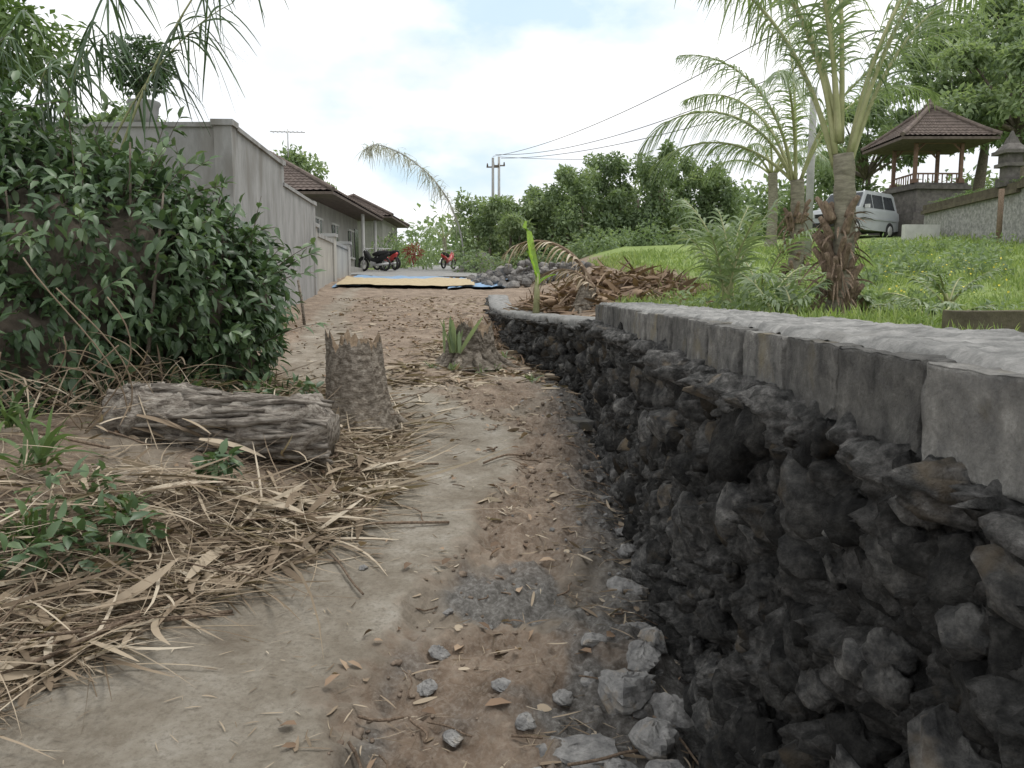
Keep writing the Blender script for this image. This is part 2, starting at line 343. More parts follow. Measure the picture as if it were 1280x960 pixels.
# ---------------------------------------------------------------- rock helper
def rock(mb,c,r,seed,flat=.6,ang=None,res=1,sy=.8,R=None,nz=.09):
    nu,nv_=[(7,9),(16,22),(11,15)][res]
    th=np.linspace(0,np.pi,nu)[:,None];ph=(np.arange(nv_)/nv_*TAU)[None]
    d=np.stack([np.sin(th)*np.cos(ph),np.sin(th)*np.sin(ph),np.cos(th)*np.ones_like(ph)],-1)
    rs=np.random.default_rng(seed)
    k=np.full((nu,nv_),1.)
    for _ in range(11):
        n=nrm(rs.normal(0,1,3));h=rs.uniform(.5,.95)
        dt=(d@n);k=np.minimum(k,np.where(dt>.05,h/np.maximum(dt,.05),9))
    k=k*(1+nz*fbm(np.cos(ph)*3+seed+0*th,np.sin(ph)*3+th*3,3,seed))
    q=d*k[...,None]*np.array([1,sy,flat])*r
    a=rs.uniform(0,TAU) if ang is None else ang
    q=q.reshape(-1,3)@np.array([[math.cos(a),math.sin(a),0],[-math.sin(a),math.cos(a),0],[0,0,1]])
    mb.add(q+np.array(c),gridT(nu,nv_,True),rs.random() if R is None else R)
# ---------------------------------------------------------------- retaining wall
rw_=empty('stone_retaining_wall')
yy=np.linspace(-2,20,4000);xx=Wf(yy)
k=np.ones(41)/41;xx[20:-20]=np.convolve(xx,k,'valid')
s=np.concatenate([[0],np.cumsum(np.hypot(np.diff(xx),np.diff(yy)))])
s0=np.interp(1.0,yy,s);s1=np.interp(4,yy,s)
S=np.concatenate([np.arange(0,s0,.04),np.arange(s0,s1,.0085),np.arange(s1,np.interp(8,yy,s),.0125),np.arange(np.interp(8,yy,s),s[-1],.03)]);S=np.unique(np.sort(S))
px=np.interp(S,s,xx);py=np.interp(S,s,yy)
tx=np.gradient(px,S);ty=np.gradient(py,S);tl=np.hypot(tx,ty);nx=-ty/tl;ny=tx/tl
nv=170
vv=np.linspace(0,1,nv)
topr=np.where(py<8,1.195,np.maximum(1.15,gpath(py)+.0))
SS,VV=np.meshgrid(S,vv,indexing='ij')
vf=.88
zb=gpath(py)-.35
u=np.clip(VV/vf,0,1)
Zw=zb[:,None]+(topr-zb)[:,None]*u
inn=np.clip((VV-vf)/(1-vf),0,1)*.22
wx=SS+.09*fbm(SS*4,Zw*4,4,11);wz=Zw+.09*fbm(SS*4,Zw*4,4,12)
f1,f2,ri,dx,dy=vor(wx*5.6,wz*6.8,4)
e1=ss(.0,.2,f2-f1)
q1=np.floor(ri*4000);tA=hsh(q1,q1*0,31)-.5;tB=hsh(q1,q1*0,57)-.35
g1,g2,ri2,hx,hy=vor(wx*13,wz*15,8)
e2=ss(0,.3,g2-g1);q2=np.floor(ri2*4000);uA=hsh(q2,q2*0,3)-.5;uB=hsh(q2,q2*0,7)-.5
disp=-.045+e1*(.01+.075*ri**1.3+.2*tA*dx+.22*tB*dy)+e2*(.025*ri2+.06*uA*hx+.06*uB*hy)+.035*ridge(SS*9,Zw*7,4,19)+.022*ridge(SS*34,Zw*30,3,23)+.008*fbm(SS*90,Zw*90,2,29)
disp-=.07*ss(.05,.4,fbm(SS*6+9,Zw*6,3,77))
led=np.exp(-((Zw-topr[:,None])/.06)**2)*(.08+.09*fbm(SS*3.1,SS*0,3,91)+.05*ridge(SS*12,SS*0,3,5))
batter=.05*(1-u)
fr=disp+led+batter
side=1-np.clip((VV-vf)/(1-vf)*1.3,0,1)
off=fr*side-inn
PX=px[:,None]+nx[:,None]*off;PY=py[:,None]+ny[:,None]*off+.03*fbm(SS*11,Zw*11,3,63)*side*(py<8)[:,None]
PZ=Zw+.035*fbm(SS*10,Zw*10,3,64)*(u>.05)*(u<.93)+ (VV>vf)*(.02+.06*fbm(SS*9,inn*30,4,33))*np.clip(inn/.02,0,1)*(py<8)[:,None]-(VV>vf)*.012*(py>=8)[:,None]
PZ=np.where((py<8)[:,None],np.minimum(PZ,1.235),np.minimum(PZ,topr[:,None]+.012))
w=MB();w.add(np.stack([PX,PY,PZ],-1).reshape(-1,3),gridT(len(S),nv)[:,::-1],np.clip(.0+ri*.5+.2*ri2+.7*(u>.96),0,1.3).ravel());w.obj('rubble_face',M['rubble'],rw_)
sb=MB()
sv=np.interp(.9,yy,s)
while sv<s[-1]-.3:
    yc=np.interp(sv,s,yy);xc=np.interp(sv,s,xx)
    z0=float(gpath(yc))-.15;z1=1.17 if yc<8 else max(1.12,float(gpath(yc)))
    nn=max(1,int((z1-z0)/.12)) 
    i0=min(len(S)-1,np.searchsorted(S,sv));nxx,nyy=nx[i0],ny[i0]
    for j in range(nn):
        if random.random()<.28:continue
        r=random.choice([random.uniform(.035,.06),random.uniform(.06,.09),random.uniform(.08,.125)])
        zz=z0+(j+random.random())*(z1-z0)/nn;zz=min(zz,z1-r*.3)
        o=.03+.05*(1-(zz-z0)/(z1-z0+.01))-r*random.uniform(.1,.6)
        ds=random.uniform(-.09,.09)
        rock(sb,(xc+nxx*o,yc+nyy*o+ds,zz),r,random.randrange(99999),random.uniform(.7,1.35),ang=random.uniform(-.6,.6),res=1 if yc<3.2 else (2 if yc<8 else 0),sy=random.uniform(.7,1.4),nz=.34,R=random.random()**1.4)
    sv+=.125
sb.obj('embedded_stones',M['wstone'],rw_)
bl=MB();mo=MB()
y=-1.9
def nbox(mb,c,s,rz,seed,R,n=9,amp=.0045,rd=.004):
    for ax in range(3):
        for sg in(-1,1):
            a=np.concatenate([[-1,-.97],np.linspace(-.9,.9,n-4),[.97,1]]);A,B=np.meshgrid(a,a,indexing='ij')
            Pp=np.zeros((n,n,3));o=[i for i in range(3) if i!=ax]
            Pp[...,ax]=sg;Pp[...,o[0]]=A;Pp[...,o[1]]=B
            mx=np.abs(Pp);cnt=(mx>.99).sum(-1)
            q=Pp*np.array(s)/2
            q=q-np.sign(Pp)*(mx>.99)*(cnt>=2)[...,None]*rd*(.3+2.2*np.abs(fbm(q[...,0]*40+q[...,1]*31+seed,q[...,2]*40,3,5)))[...,None]
            q+=amp*np.stack([fbm(q[...,1]*30+seed,q[...,2]*30,3,1),fbm(q[...,0]*30+seed,q[...,2]*30,3,2),fbm(q[...,0]*30+seed,q[...,1]*30,3,3)],-1)
            T=gridT(n,n)
            ca,sa=math.cos(rz),math.sin(rz)
            q=q.reshape(-1,3)@np.array([[ca,sa,0],[-sa,ca,0],[0,0,1]])+np.array(c)
            mb.add(q,T,R)
i=0
while y<7.95:
    L=.395+random.uniform(-.016,.014)
    cy=y+L/2;x0=float(Wf(cy))
    nbox(bl,(x0+.06+random.uniform(-.011,.011),cy,1.288+random.uniform(-.007,.003)),(.115,L,.182),-.0125+random.uniform(-.025,.025),i*3.7,random.random(),17,amp=.006)
    nbox(mo,(x0+.083+random.uniform(-.006,.006),cy+L/2+.011,1.275),(.09,.04,.16),0,i*1.3,0,7)
    y+=L+.024;i+=1
bl.obj('block_course',M['block'],rw_);mo.obj('block_joints',M['rubble'],rw_)
tp=MB();ya=np.arange(-2,8.03,.015);xa=np.linspace(0,1,40)
front=.05+.05*fbm(ya*4,ya*0,5,15)
TX=(Wf(ya)+front)[:,None]+xa[None]*(.54+.05*fbm(ya*2,ya*0,3,5))[:,None]
TY=ya[:,None]+0*xa[None]
TZ=1.392+.014*fbm(TX*9,TY*9,4,7)+.008*fbm(TX*40,TY*40,3,8)-.14*ss(.93,1,xa)[None]-.024*ss(.04,0,xa)[None]
tp.add(np.stack([TX,TY,TZ],-1).reshape(-1,3),gridT(len(ya),40)[:,::-1],.3)
box(tp,(float(Wf(8))+.33,8.02,1.1),(.55,.06,.54),0,.5)
yb=np.linspace(8.0,20,160);xb=np.interp(yb,yy,xx);sx=np.gradient(xb,yb);l=np.hypot(sx,1);nx2=-1/l;ny2=sx/l
prf=[(.03,-.06),(.035,.0),(.02,.028),(-.15,.035),(-.4,.03),(-.46,.0),(-.47,-.1)]
tz=np.maximum(1.2,gpath(yb)+.05)-.02
Vc=np.zeros((len(yb),len(prf),3))
for j,(o,h) in enumerate(prf):
    oo=o+.02*fbm(yb*3,yb*0+j,3,4)
    Vc[:,j,0]=xb+nx2*oo;Vc[:,j,1]=yb+ny2*oo;Vc[:,j,2]=tz+h+.012*fbm(yb*4,yb*0+j*.3,3,9)
tp.add(Vc.reshape(-1,3),gridT(len(yb),len(prf)),.1)
tp.obj('mortar_capping',M['mortar'],rw_)
ms=MB();nbox(ms,(2.95,4.6,1.33),(.9,.22,.13),.15,3,.4);ms.obj('mossy_kerb_block',M['moss'])
# ---------------------------------------------------------------- loose rocks
rk=MB();ck=MB()
for (x,y_,r,fl) in [(.22,2.58,.17,.3),(.42,2.85,.14,.6),(.5,2.62,.1,.8),(.36,2.42,.1,.7),(.08,2.38,.07,.5),(.52,3.05,.1,.6),(-.3,3.15,.05,.6),(-.33,2.9,.06,.5),(-.05,2.85,.06,.4),(-.28,3.4,.03,.7),(-.1,3.4,.025,.7),(-.72,3.75,.03,.6),(.56,3.4,.1,.5),(.5,2.35,.11,.8),(.62,2.25,.1,.8),(-.2,2.6,.05,.5),(.62,4.2,.08,.5),(.6,5.1,.07,.5),(.66,4.6,.07,.5),(.58,3.8,.11,.6),(.33,3.15,.06,.5),(.0,2.3,.08,.5),(.6,2.78,.12,.8),(.6,3.2,.08,.8),(.18,2.85,.06,.6),(.3,2.95,.05,.7),(.05,2.65,.05,.6),(.62,5.6,.06,.5),(.68,6.1,.07,.5)]:
    rock(rk,(x,y_,Hs(x,y_)+r*fl*.25),r,int(r*1000+y_*31),fl,R=.65,nz=.25)
for _ in range(260):
    y_=random.uniform(2.1,9);W_=float(Wf(y_));x=W_-abs(random.gauss(0,.28));r=random.uniform(.006,.022)*(1 if random.random()<.8 else 2.)
    rock(rk,(x,y_,Hs(x,y_)+r*.1),r,random.randrange(999),.6,res=0)
for _ in range(320):
    y_=random.uniform(2.1,8.5);f=random.random()
    x=float(xRf(y_))+abs(random.gauss(0,.2)) if f<.6 else random.uniform(float(xRf(y_)),float(Wf(y_)))
    r=random.uniform(.005,.018)*(1 if random.random()<.9 else 2.2)
    rock(ck,(x,y_,Hs(x,y_)+r*.1),r,random.randrange(999),.6,res=0,nz=.3)
for _ in range(200):
    y_=random.uniform(8.5,20);x=random.uniform(-3.5,float(Wf(y_)));r=random.uniform(.012,.035)
    rock(ck,(x,y_,Hs(x,y_)+r*.1),r,random.randrange(999),.6,res=0)
rk.obj('loose_stones',M['rock'],smooth=False);ck.obj('soil_clods',M['clod'])
br=MB();nbox(br,(.6,6.9,Hs(.6,6.9)+.05),(.16,.3,.08),.3,2,.2);br.obj('concrete_brick',M['block'])
rp=MB()
for _ in range(260):
    a=random.uniform(0,TAU);q=random.random()**.5;x=.5+math.cos(a)*q*1.9;y_=25.5+math.sin(a)*q*2.6
    rock(rp,(x,y_,Hs(x,y_)+.75*(1-q)*random.random()+.03),random.uniform(.07,.22),random.randrange(9999),.8,res=0)
rp.obj('rock_pile',M['gravel'],smooth=False)
gp=MB();nu,nv_=16,30
rr=np.linspace(0,1,nu)[:,None];ph=(np.arange(nv_)/nv_*TAU)[None]
gx=-1.4+rr*1.6*np.cos(ph);gy=38+rr*1.6*np.sin(ph)
gz=H(gx,gy,False)+1.1*(1-rr)**1.1+.06*fbm(gx*3,gy*3,3,5)-.05
gp.add(np.stack([gx,gy,gz],-1).reshape(-1,3),gridT(nu,nv_,True),.3);gp.obj('gravel_pile',M['gravel'])
# ---------------------------------------------------------------- stumps
def stump(c,r,h,seed,name='tree_stump',lean=(0,0),rag=.06,taper=.18,slope=0,R0=.5):
    e=empty(name)
    nu,na=70,110
    t=np.linspace(0,1,nu)[:,None];a=(np.arange(na)/na*TAU)[None]
    ca,sa=np.cos(a)+0*t,np.sin(a)+0*t
    rad=r*(1-taper*t+.5*np.exp(-t*7))*(1+.13*fbm(ca*1.7+seed,sa*1.7,3,seed)+.07*ridge(ca*4,sa*4+t*1.2,3,seed+1)+.05*fbm(ca*5+t*3,sa*5+t*9,4,seed+2)+.012*np.sin(t*h*75+3*fbm(ca*2,sa*2,2,3)))
    zt=h*(1+rag*2.5*fbm(ca*1.3+seed,sa*1.3,3,seed+4)+rag*2.2*fbm(ca*8,sa*8,3,seed+7)-slope*ca)
    z=t*zt-.06
    V=np.stack([c[0]+rad*ca+lean[0]*z,c[1]+rad*sa+lean[1]*z,c[2]+z],-1)
    b=MB();b.add(V.reshape(-1,3),gridT(nu,na,True)[:,::-1],np.clip(R0+.6*fbm(ca*3,sa*3+t*3,3,seed),0,1).ravel());b.obj('bark',M['bark'],e)
    nr=14;q=np.linspace(1,0,nr)[:,None]
    cen=V[-1].mean(0);cen[2]-=.05
    T=cen+(V[-1][None]-cen)*q[...,None]
    T[...,2]=cen[2]+(V[-1][None,:,2]-cen[2])*np.clip(q*3-2,0,1)+.03*fbm(T[...,0]*25,T[...,1]*25,3,seed)*(1-np.clip(q*6-5,0,1))
    b=MB();b.add(T.reshape(-1,3),gridT(nr,na,True)[:,::-1],.2);b.obj('cut_top',M['stumpcore'],e)
    rt=MB()
    for k in range(11):
        an=k/11*TAU+random.uniform(-.3,.3);L=r*random.uniform(1.5,2.5)
        tt=np.linspace(0,1,9);x=c[0]+math.cos(an)*(r*.7+L*tt*.5);y_=c[1]+math.sin(an)*(r*.7+L*tt*.5)+.05*np.sin(tt*4+k)
        zz=np.array([Hs(x[j],y_[j]) for j in range(9)])+.17*(1-tt)**2*r/.25-.01
        tube(rt,np.stack([x,y_,zz],-1),.05*r/.25*(1-.7*tt)+.006,8,bump=.3)
    rt.obj('roots',M['bark'],e)
    return e
stump((-1.24,6.5,Hs(-1.24,6.5)),.26,.80,3,lean=(-.06,0),rag=.07,slope=-.03,R0=.75)
stump((-.5,9.7,Hs(-.5,9.7)+.05),.32,.46,9,rag=.13,R0=.15)
stump((.95,11.0,Hs(.95,11.0)-.05),.15,.45,15,lean=(.25,0),rag=.1,taper=.3,R0=.3)
# fallen log
lg=empty('fallen_log');b=MB()
t=np.linspace(0,1,90);LX0,LX1=-2.75,-1.2;LYc=5.35
lx=LX0+(LX1-LX0)*t;ly=LYc+.12-.14*t+.04*np.sin(t*5)
lz=.66-.10*t+.012*np.sin(t*9)
tube(b,np.stack([lx,ly,lz],-1),(.185+.02*np.sin(t*7+1)+.01*np.sin(t*23))*(1-.25*ss(.9,1,t)),44,bump=.5,bs=2.5,R=.9)
b.obj('trunk',M['logbark'],lg)
b=MB()
for k in range(44):
    an=random.uniform(-2.9,.7);L=random.uniform(.35,1.2);t0=random.uniform(0,.65)
    tt=np.clip(np.linspace(0,1,18)*L/1.6+t0,0,1.0)
    rx=LX0+(LX1-LX0)*tt;ry_=np.interp(tt,t,ly);rz=np.interp(tt,t,lz)
    rad=.18+.02*np.sin(tt*9+k)+random.uniform(0,.02);aa=an+.2*np.sin(tt*6+k)
    P=np.stack([rx,ry_+rad*np.sin(aa),rz+rad*np.cos(aa)],-1)
    tube(b,P,np.linspace(.024,.012,18)*random.uniform(.5,1.5),6,bump=.4,R=random.random())
b.obj('bark_ridges',M['logbark'],lg)
b=MB()
n=14;P0=np.stack([rng.uniform(-2.7,-1.9,n),5.2+rng.normal(0,.06,n),rng.uniform(.45,.7,n)],-1)
ribbons(b,P0,nrm(np.stack([rng.normal(1,.2,n),rng.normal(-.1,.1,n),rng.normal(-.12,.1,n)],-1)),.2+.3*rng.random(n),.02+.03*rng.random(n),.2,7,curl=.06);b.obj('peeling_sheaths',M['dryleaf'],lg)
st=MB();tube(st,[(-3.62,14,Hs(-3.62,14)-.1),(-3.66,14,Hs(-3.62,14)+.4),(-3.72,14,Hs(-3.62,14)+.78)],[.028,.026,.02],8);st.obj('wooden_stake',M['bark'])
# ---------------------------------------------------------------- litter
li=MB();lb=MB();tw=MB()
def onground(x,y):return H(x,y)
N=12000
y_=rng.uniform(2.2,8.3,N);x=xLf(y_)+.14-np.abs(rng.normal(0,1.15,N))*(.25+rng.random(N)) 
kp=(x>-4.6)&~((np.abs(y_-5.0)<.35)&(x>-2.5)&(x<-1.2)&(rng.random(N)<.6));x=x[kp];y_=y_[kp];N=len(x)
pile=.22*ss(0,.9,xLf(y_)-x)*rng.random(N)*(1+.6*fbm(x*2,y_*2,2,5))
pile=np.where((x>-2.6)&(np.abs(y_-5.1)<.6),pile*.2,pile)
P=np.stack([x,y_,onground(x,y_)+.008+pile],-1)
az=rng.normal(-.35,1.0,N)+np.pi*(rng.random(N)<.5)
D=nrm(np.stack([np.cos(az),np.sin(az),rng.normal(0,.14,N)+.05],-1))
ribbons(li,P,D,rng.gamma(2.5,.1,N)+.05,.004+.016*rng.random(N)**2.5,rng.normal(.05,.12,N),5,curl=.16)
N=1100;y_=rng.uniform(2.3,7.6,N);x=xLf(y_)+.15-np.abs(rng.normal(0,.9,N));kp=~((np.abs(y_-5.1)<.45)&(x<-1.1)&(x>-2.6));x=x[kp];y_=y_[kp];N=len(x)
P=np.stack([x,y_,onground(x,y_)+.03+.1*rng.random(N)*ss(0,.6,xLf(y_)-x)],-1)
az=rng.uniform(0,TAU,N);D=nrm(np.stack([np.cos(az),np.sin(az),rng.normal(.05,.2,N)],-1))
ribbons(li,P,D,.1+.35*rng.random(N),.02+.035*rng.random(N),.1,6,curl=.2)
def sparse(N,y0,y1,xa,xb,Lm,Wm,mb,pr=0):
    y_=rng.uniform(y0,y1,N);x=xa(y_)+(xb(y_)-xa(y_))*rng.random(N)
    kk=fbm(x*2.2,y_*2.2,3,99)+rng.normal(0,.25,N)>.05;x=x[kk];y_=y_[kk];n=len(x)
    P=np.stack([x,y_,onground(x,y_)+.008],-1);az=rng.uniform(0,TAU,n);D=nrm(np.stack([np.cos(az),np.sin(az),rng.normal(.03,.08,n)],-1))
    ribbons(mb,P,D,Lm*(.4+1.2*rng.random(n)),Wm*(.3+1.2*rng.random(n)),.04,4,curl=.15,prof=pr)
sparse(3600,2.1,8.5,lambda y:xRf(y)-.05,Wf,.09,.005,li)
sparse(900,2.1,7.5,xLf,xRf,.05,.004,li)
sparse(520,2.1,8,lambda y:xRf(y)-.1,Wf,.09,.025,li)
sparse(2600,9,20,lambda y:xLf(y)+.3,Wf,.13,.025,li)
sparse(2600,8.3,12,lambda y:y*0-1.4,Wf,.2,.03,li)
sparse(500,6.8,8.5,lambda y:y*0-1.9,lambda y:y*0-.5,.2,.02,li)
li.obj('dry_leaf_litter',M['dryleaf'])
N=280;y_=rng.uniform(2.2,7.5,N);x=np.where(rng.random(N)<.55,xLf(y_)-np.abs(rng.normal(0,.7,N)),rng.uniform(-.8,.75,N))
P=np.stack([x,y_,onground(x,y_)+.02],-1);Nn=nrm(np.array([0,0,1.])+rng.normal(0,.35,(N,3)));D=nrm(np.cross(Nn,rdir(N)))
leaves(lb,P,D,Nn,.04+.06*rng.random(N),.02+.03*rng.random(N))
N=1300;y_=rng.uniform(8.5,19,N);x=rng.uniform(-4.2,.6,N);kk=(x<Wf(y_))&(fbm(x,y_,3,44)>.0);x=x[kk];y_=y_[kk];N=len(x)
P=np.stack([x,y_,onground(x,y_)+.03],-1);Nn=nrm(np.array([0,0,1.])+rng.normal(0,.4,(N,3)));D=nrm(np.cross(Nn,rdir(N)))
leaves(lb,P,D,Nn,.05+.07*rng.random(N),.03+.03*rng.random(N),.85*rng.random(N))
lb.obj('fallen_brown_leaves',M['brownleaf'])
for _ in range(220):
    if random.random()<.6:
        y0=random.uniform(2.4,8);x0=float(xLf(y0))-abs(random.gauss(0,.9))+.1
    else:
        y0=random.uniform(2.2,8);x0=random.uniform(-.6,.7)
    L=random.uniform(.15,.8) if x0<-1 else random.uniform(.06,.28);an=random.gauss(-.3,.9)
    tt=np.linspace(0,1,8);xx_=x0+math.cos(an)*L*tt+.02*np.sin(tt*5);y2=y0+math.sin(an)*L*tt
    zz=H(xx_,y2,False)+.02+random.uniform(0,.16)*(x0<-1.2)
    tube(tw,np.stack([xx_,y2,zz],-1),random.uniform(.002,.007 if x0>-1 else .010),5,R=random.random())
for (a_,b_) in [((-1.0,4.25),(-.35,4.35)),((-.2,5.5),(.1,5.8)),((-1.75,2.95),(-1.35,3.6)),((-2.0,2.9),(-1.2,3.3))]:
    tt=np.linspace(0,1,8);xx_=a_[0]+(b_[0]-a_[0])*tt;y2=a_[1]+(b_[1]-a_[1])*tt
    tube(tw,np.stack([xx_,y2,H(xx_,y2,False)+.02+.01*np.sin(tt*4)],-1),.008,6,R=.9)
tw.obj('fallen_twigs',M['fibre'])
hp=MB()
N=2100;a=rng.uniform(0,TAU,N);q=rng.random(N)**.5
x=1.25+np.cos(a)*q*1.6;y_=12.6+np.sin(a)*q*1.8
z=H(x,y_,False)+ (.5*(1-q))*rng.random(N)+.03
D=nrm(np.stack([rng.normal(0,1,N),rng.normal(0,1,N),rng.normal(.1,.35,N)],-1))
ribbons(hp,np.stack([x,y_,z],-1),D,.12+.3*rng.random(N),.02+.05*rng.random(N),.1,5,curl=.2,R=.85*rng.random(N))
N=1100;x=rng.uniform(0,3.2,N);y_=rng.uniform(9.2,17,N)
ribbons(hp,np.stack([x,y_,H(x,y_,False)+.03],-1),nrm(np.stack([rng.normal(0,1,N),rng.normal(0,1,N),rng.normal(.05,.15,N)],-1)),.12+.25*rng.random(N),.02+.03*rng.random(N),.1,4,curl=.2,R=.85*rng.random(N))
for _ in range(80):
    a_=random.uniform(0,TAU);q_=random.random()**.5;x0=1.1+math.cos(a_)*q_*1.2;y0=12.3+math.sin(a_)*q_*1.4
    rock(hp,(x0,y0,Hs(x0,y0)+.4*(1-q_)*random.random()+.06),random.uniform(.07,.15),random.randrange(999),.7,res=0)
hp.obj('coconut_husk_pile',M['brownleaf'])
# ---------------------------------------------------------------- shrub on the left
sh=empty('shrub');lv=MB();co=MB()
ell=[((-3.5,6.6,1.75),(1.15,1.1,.95)),((-2.95,7.1,1.4),(.8,.9,.85)),((-4.6,6.4,2.0),(1.2,1.2,1.1)),((-3.9,6.1,1.15),(1.2,.8,.7)),((-2.8,7.4,1.85),(.55,.7,.45)),
     ((-5.6,6.6,2.3),(1.2,1.3,1.5)),((-3.75,7.0,2.4),(.6,.7,.45)),((-4.6,6.2,2.75),(.8,.8,.6)),((-2.6,7.3,.95),(.45,.6,.5)),((-5.0,5.6,1.2),(1.1,.9,.9)),((-3.2,6.9,2.15),(.45,.5,.4)),((-2.5,7.5,1.5),(.4,.5,.5))]
for c,r in ell:
    v_=r[0]*r[1]+r[0]*r[2]+r[1]*r[2]
    blob_leaves(lv,c,r,int(1100*v_),.12,.055,False,.45+random.uniform(-.12,.18),.4,.6,.5,.5)
    core(co,c,np.array(r)*.6)  # dark solid added as the shrub's shaded interior, joined with the branch mesh
for _ in range(190):
    c,r=random.choice(ell);d=rdir(1)[0];d[1]=-abs(d[1]);d[2]=abs(d[2])*.8
    p0=np.array(c)+d*np.array(r)*.8;L=random.uniform(.3,.7);tt=np.linspace(0,1,6)
    P=p0+np.outer(tt*L,d+np.array([0,0,.35]));P[:,2]-=.12*tt**2
    tube(co,P,np.linspace(.006,.002,6),4)
    pt=P[rng.integers(1,6,10)];leaves(lv,pt,nrm(d+rng.normal(0,.8,(10,3))),nrm(np.array([0,-.3,1.])+rng.normal(0,.4,(10,3))),.12,.055,np.clip(rng.normal(.85,.2,10),0,1))
lv.obj('foliage',M['bushleaf'],sh)
for k in range(40):
    x0=random.uniform(-5.2,-2.7);y0=random.uniform(6.2,7.3);tt=np.linspace(0,1,8)
    P=np.stack([x0+random.uniform(-.5,.5)*tt,y0+random.uniform(-.7,.2)*tt,Hs(x0,y0)+tt*random.uniform(.9,2.0)],-1)
    tube(co,P,np.linspace(.022,.007,8),6,R=.8)
co.obj('branches_and_dark_cores',M['branch'],sh)
vs=MB()
for k in range(14):
    x0=random.uniform(-4.2,-2.6);tt=np.linspace(0,1,12)
    P=np.stack([x0+.3*np.sin(tt*3+k),5.3-.2*tt+0*tt,.5+tt*random.uniform(.5,1.3)],-1);tube(vs,P,.005,5,R=.3)
n=600;P0=np.stack([rng.uniform(-4.4,-2.4,n),rng.uniform(5.3,6.2,n),rng.uniform(.55,1.0,n)],-1)
ribbons(vs,P0,nrm(np.stack([rng.normal(0,1,n),rng.normal(-.2,.4,n),rng.normal(-.3,.6,n)],-1)),.2+.4*rng.random(n),.006+.01*rng.random(n),.3,5,curl=.2)
vs.obj('dry_stems',M['dryleaf'])
tr=empty('tree');lv=MB();bb=MB()
for c,r in [((-6.6,8.5,4.6),(1.3,1.2,1.0)),((-5.5,9.0,4.2),(.7,.8,.5)),((-7.5,8.5,3.6),(1.3,1.2,1.2)),((-6.3,8.0,3.5),(.9,.8,.7)),((-7.2,9,5.9),(1.3,1.2,.9))]:
    blob_leaves(lv,c,r,1700,.14,.05,True,.62,.35,.35,.5,.4)
lv.obj('crown',M['treeleaf'],tr)
tt=np.linspace(0,1,10)
tube(bb,np.stack([-6.7+.2*np.sin(tt*3),8.7+0*tt,.6+tt*4.4],-1),np.linspace(.12,.05,10),8,bump=.2)
for k in range(14):
    p0=np.array([-6.7,8.7,2.6+k*.15]);d=rdir(1)[0];d[2]=abs(d[2])
    tube(bb,p0+np.outer(tt*1.5,d),np.linspace(.035,.008,10),5)
bb.obj('trunk',M['branch'],tr)
bm=empty('bamboo');lv=MB();bb=MB()
for k in range(9):
    x0=-3.6-.25*k;tt=np.linspace(0,1,22);y0=6.9+.1*k
    L=[3.1,2.5,2.8,2.2,2.4,2.0,2.6,1.8,1.5][k];sx=[1.0,.9,.55,.3,.7,.1,.5,-.2,.4][k]
    P=np.stack([x0+sx*tt**1.6*1.8,y0+0*tt-.3*tt,1.3+L*1.2*tt-.5*tt**4],-1)
    tube(bb,P,np.linspace(.016,.003,22),6,R=.5)
    n=60;ti=rng.uniform(.6,1,n);pp=np.stack([np.interp(ti,tt,P[:,j]) for j in range(3)],-1)
    D=nrm(np.stack([rng.normal(.15,.5,n),rng.normal(0,.5,n),rng.normal(-.35,.5,n)],-1))
    ribbons(lv,pp,D,.22+.28*rng.random(n),.02,.5,5,R=np.clip(rng.normal(.4,.2,n),0,1))
bb.obj('culms',M['petiole'],bm);lv.obj('leaves',M['bushleaf'],bm)
def strap_plant(name,c,n,L,Wd,mat='palmleaf',el=.9,droop=.5,R=(.3,.25)):
    b=MB();az=rng.uniform(0,TAU,n);e_=rng.normal(el,.3,n)
    D=nrm(np.stack([np.cos(az)*np.cos(e_),np.sin(az)*np.cos(e_),np.sin(e_)],-1))
    P0=np.array(c)+rng.normal(0,.05*L*2,(n,3))*np.array([1,1,0])
    ribbons(b,P0,D,L*(.5+.7*rng.random(n)),Wd*(.7+.5*rng.random(n)),droop*(.6+.8*rng.random(n)),7,R=np.clip(rng.normal(*R,n),0,1))
    return b.obj(name,M[mat])
for (x0,y0,n,L) in [(-2.25,3.6,34,.42),(-2.0,3.95,18,.3),(-2.6,4.3,30,.5),(-2.35,3.3,20,.3),(-2.55,6.3,26,.45),(-2.15,6.9,20,.35),(-3.1,4.9,24,.5),(-2.0,7.3,20,.3)]:
    strap_plant('grass_clump',(x0,y0,Hs(x0,y0)+.08),n,L,.026,'treeleaf')
b=MB()
for (x0,y0,r) in [(-1.85,3.7,.17),(-2.15,3.9,.22),(-1.7,4.55,.08),(-2.05,6.4,.16),(-1.85,6.95,.14),(-2.35,3.4,.22),(-2.0,3.45,.15)]:
    blob_leaves(b,(x0,y0,Hs(x0,y0)+.2),(r,r,r*.7),60,.1,.045,False,.6,.3,.3,.3,.1)
b.obj('weed_plants',M['bushleaf'])
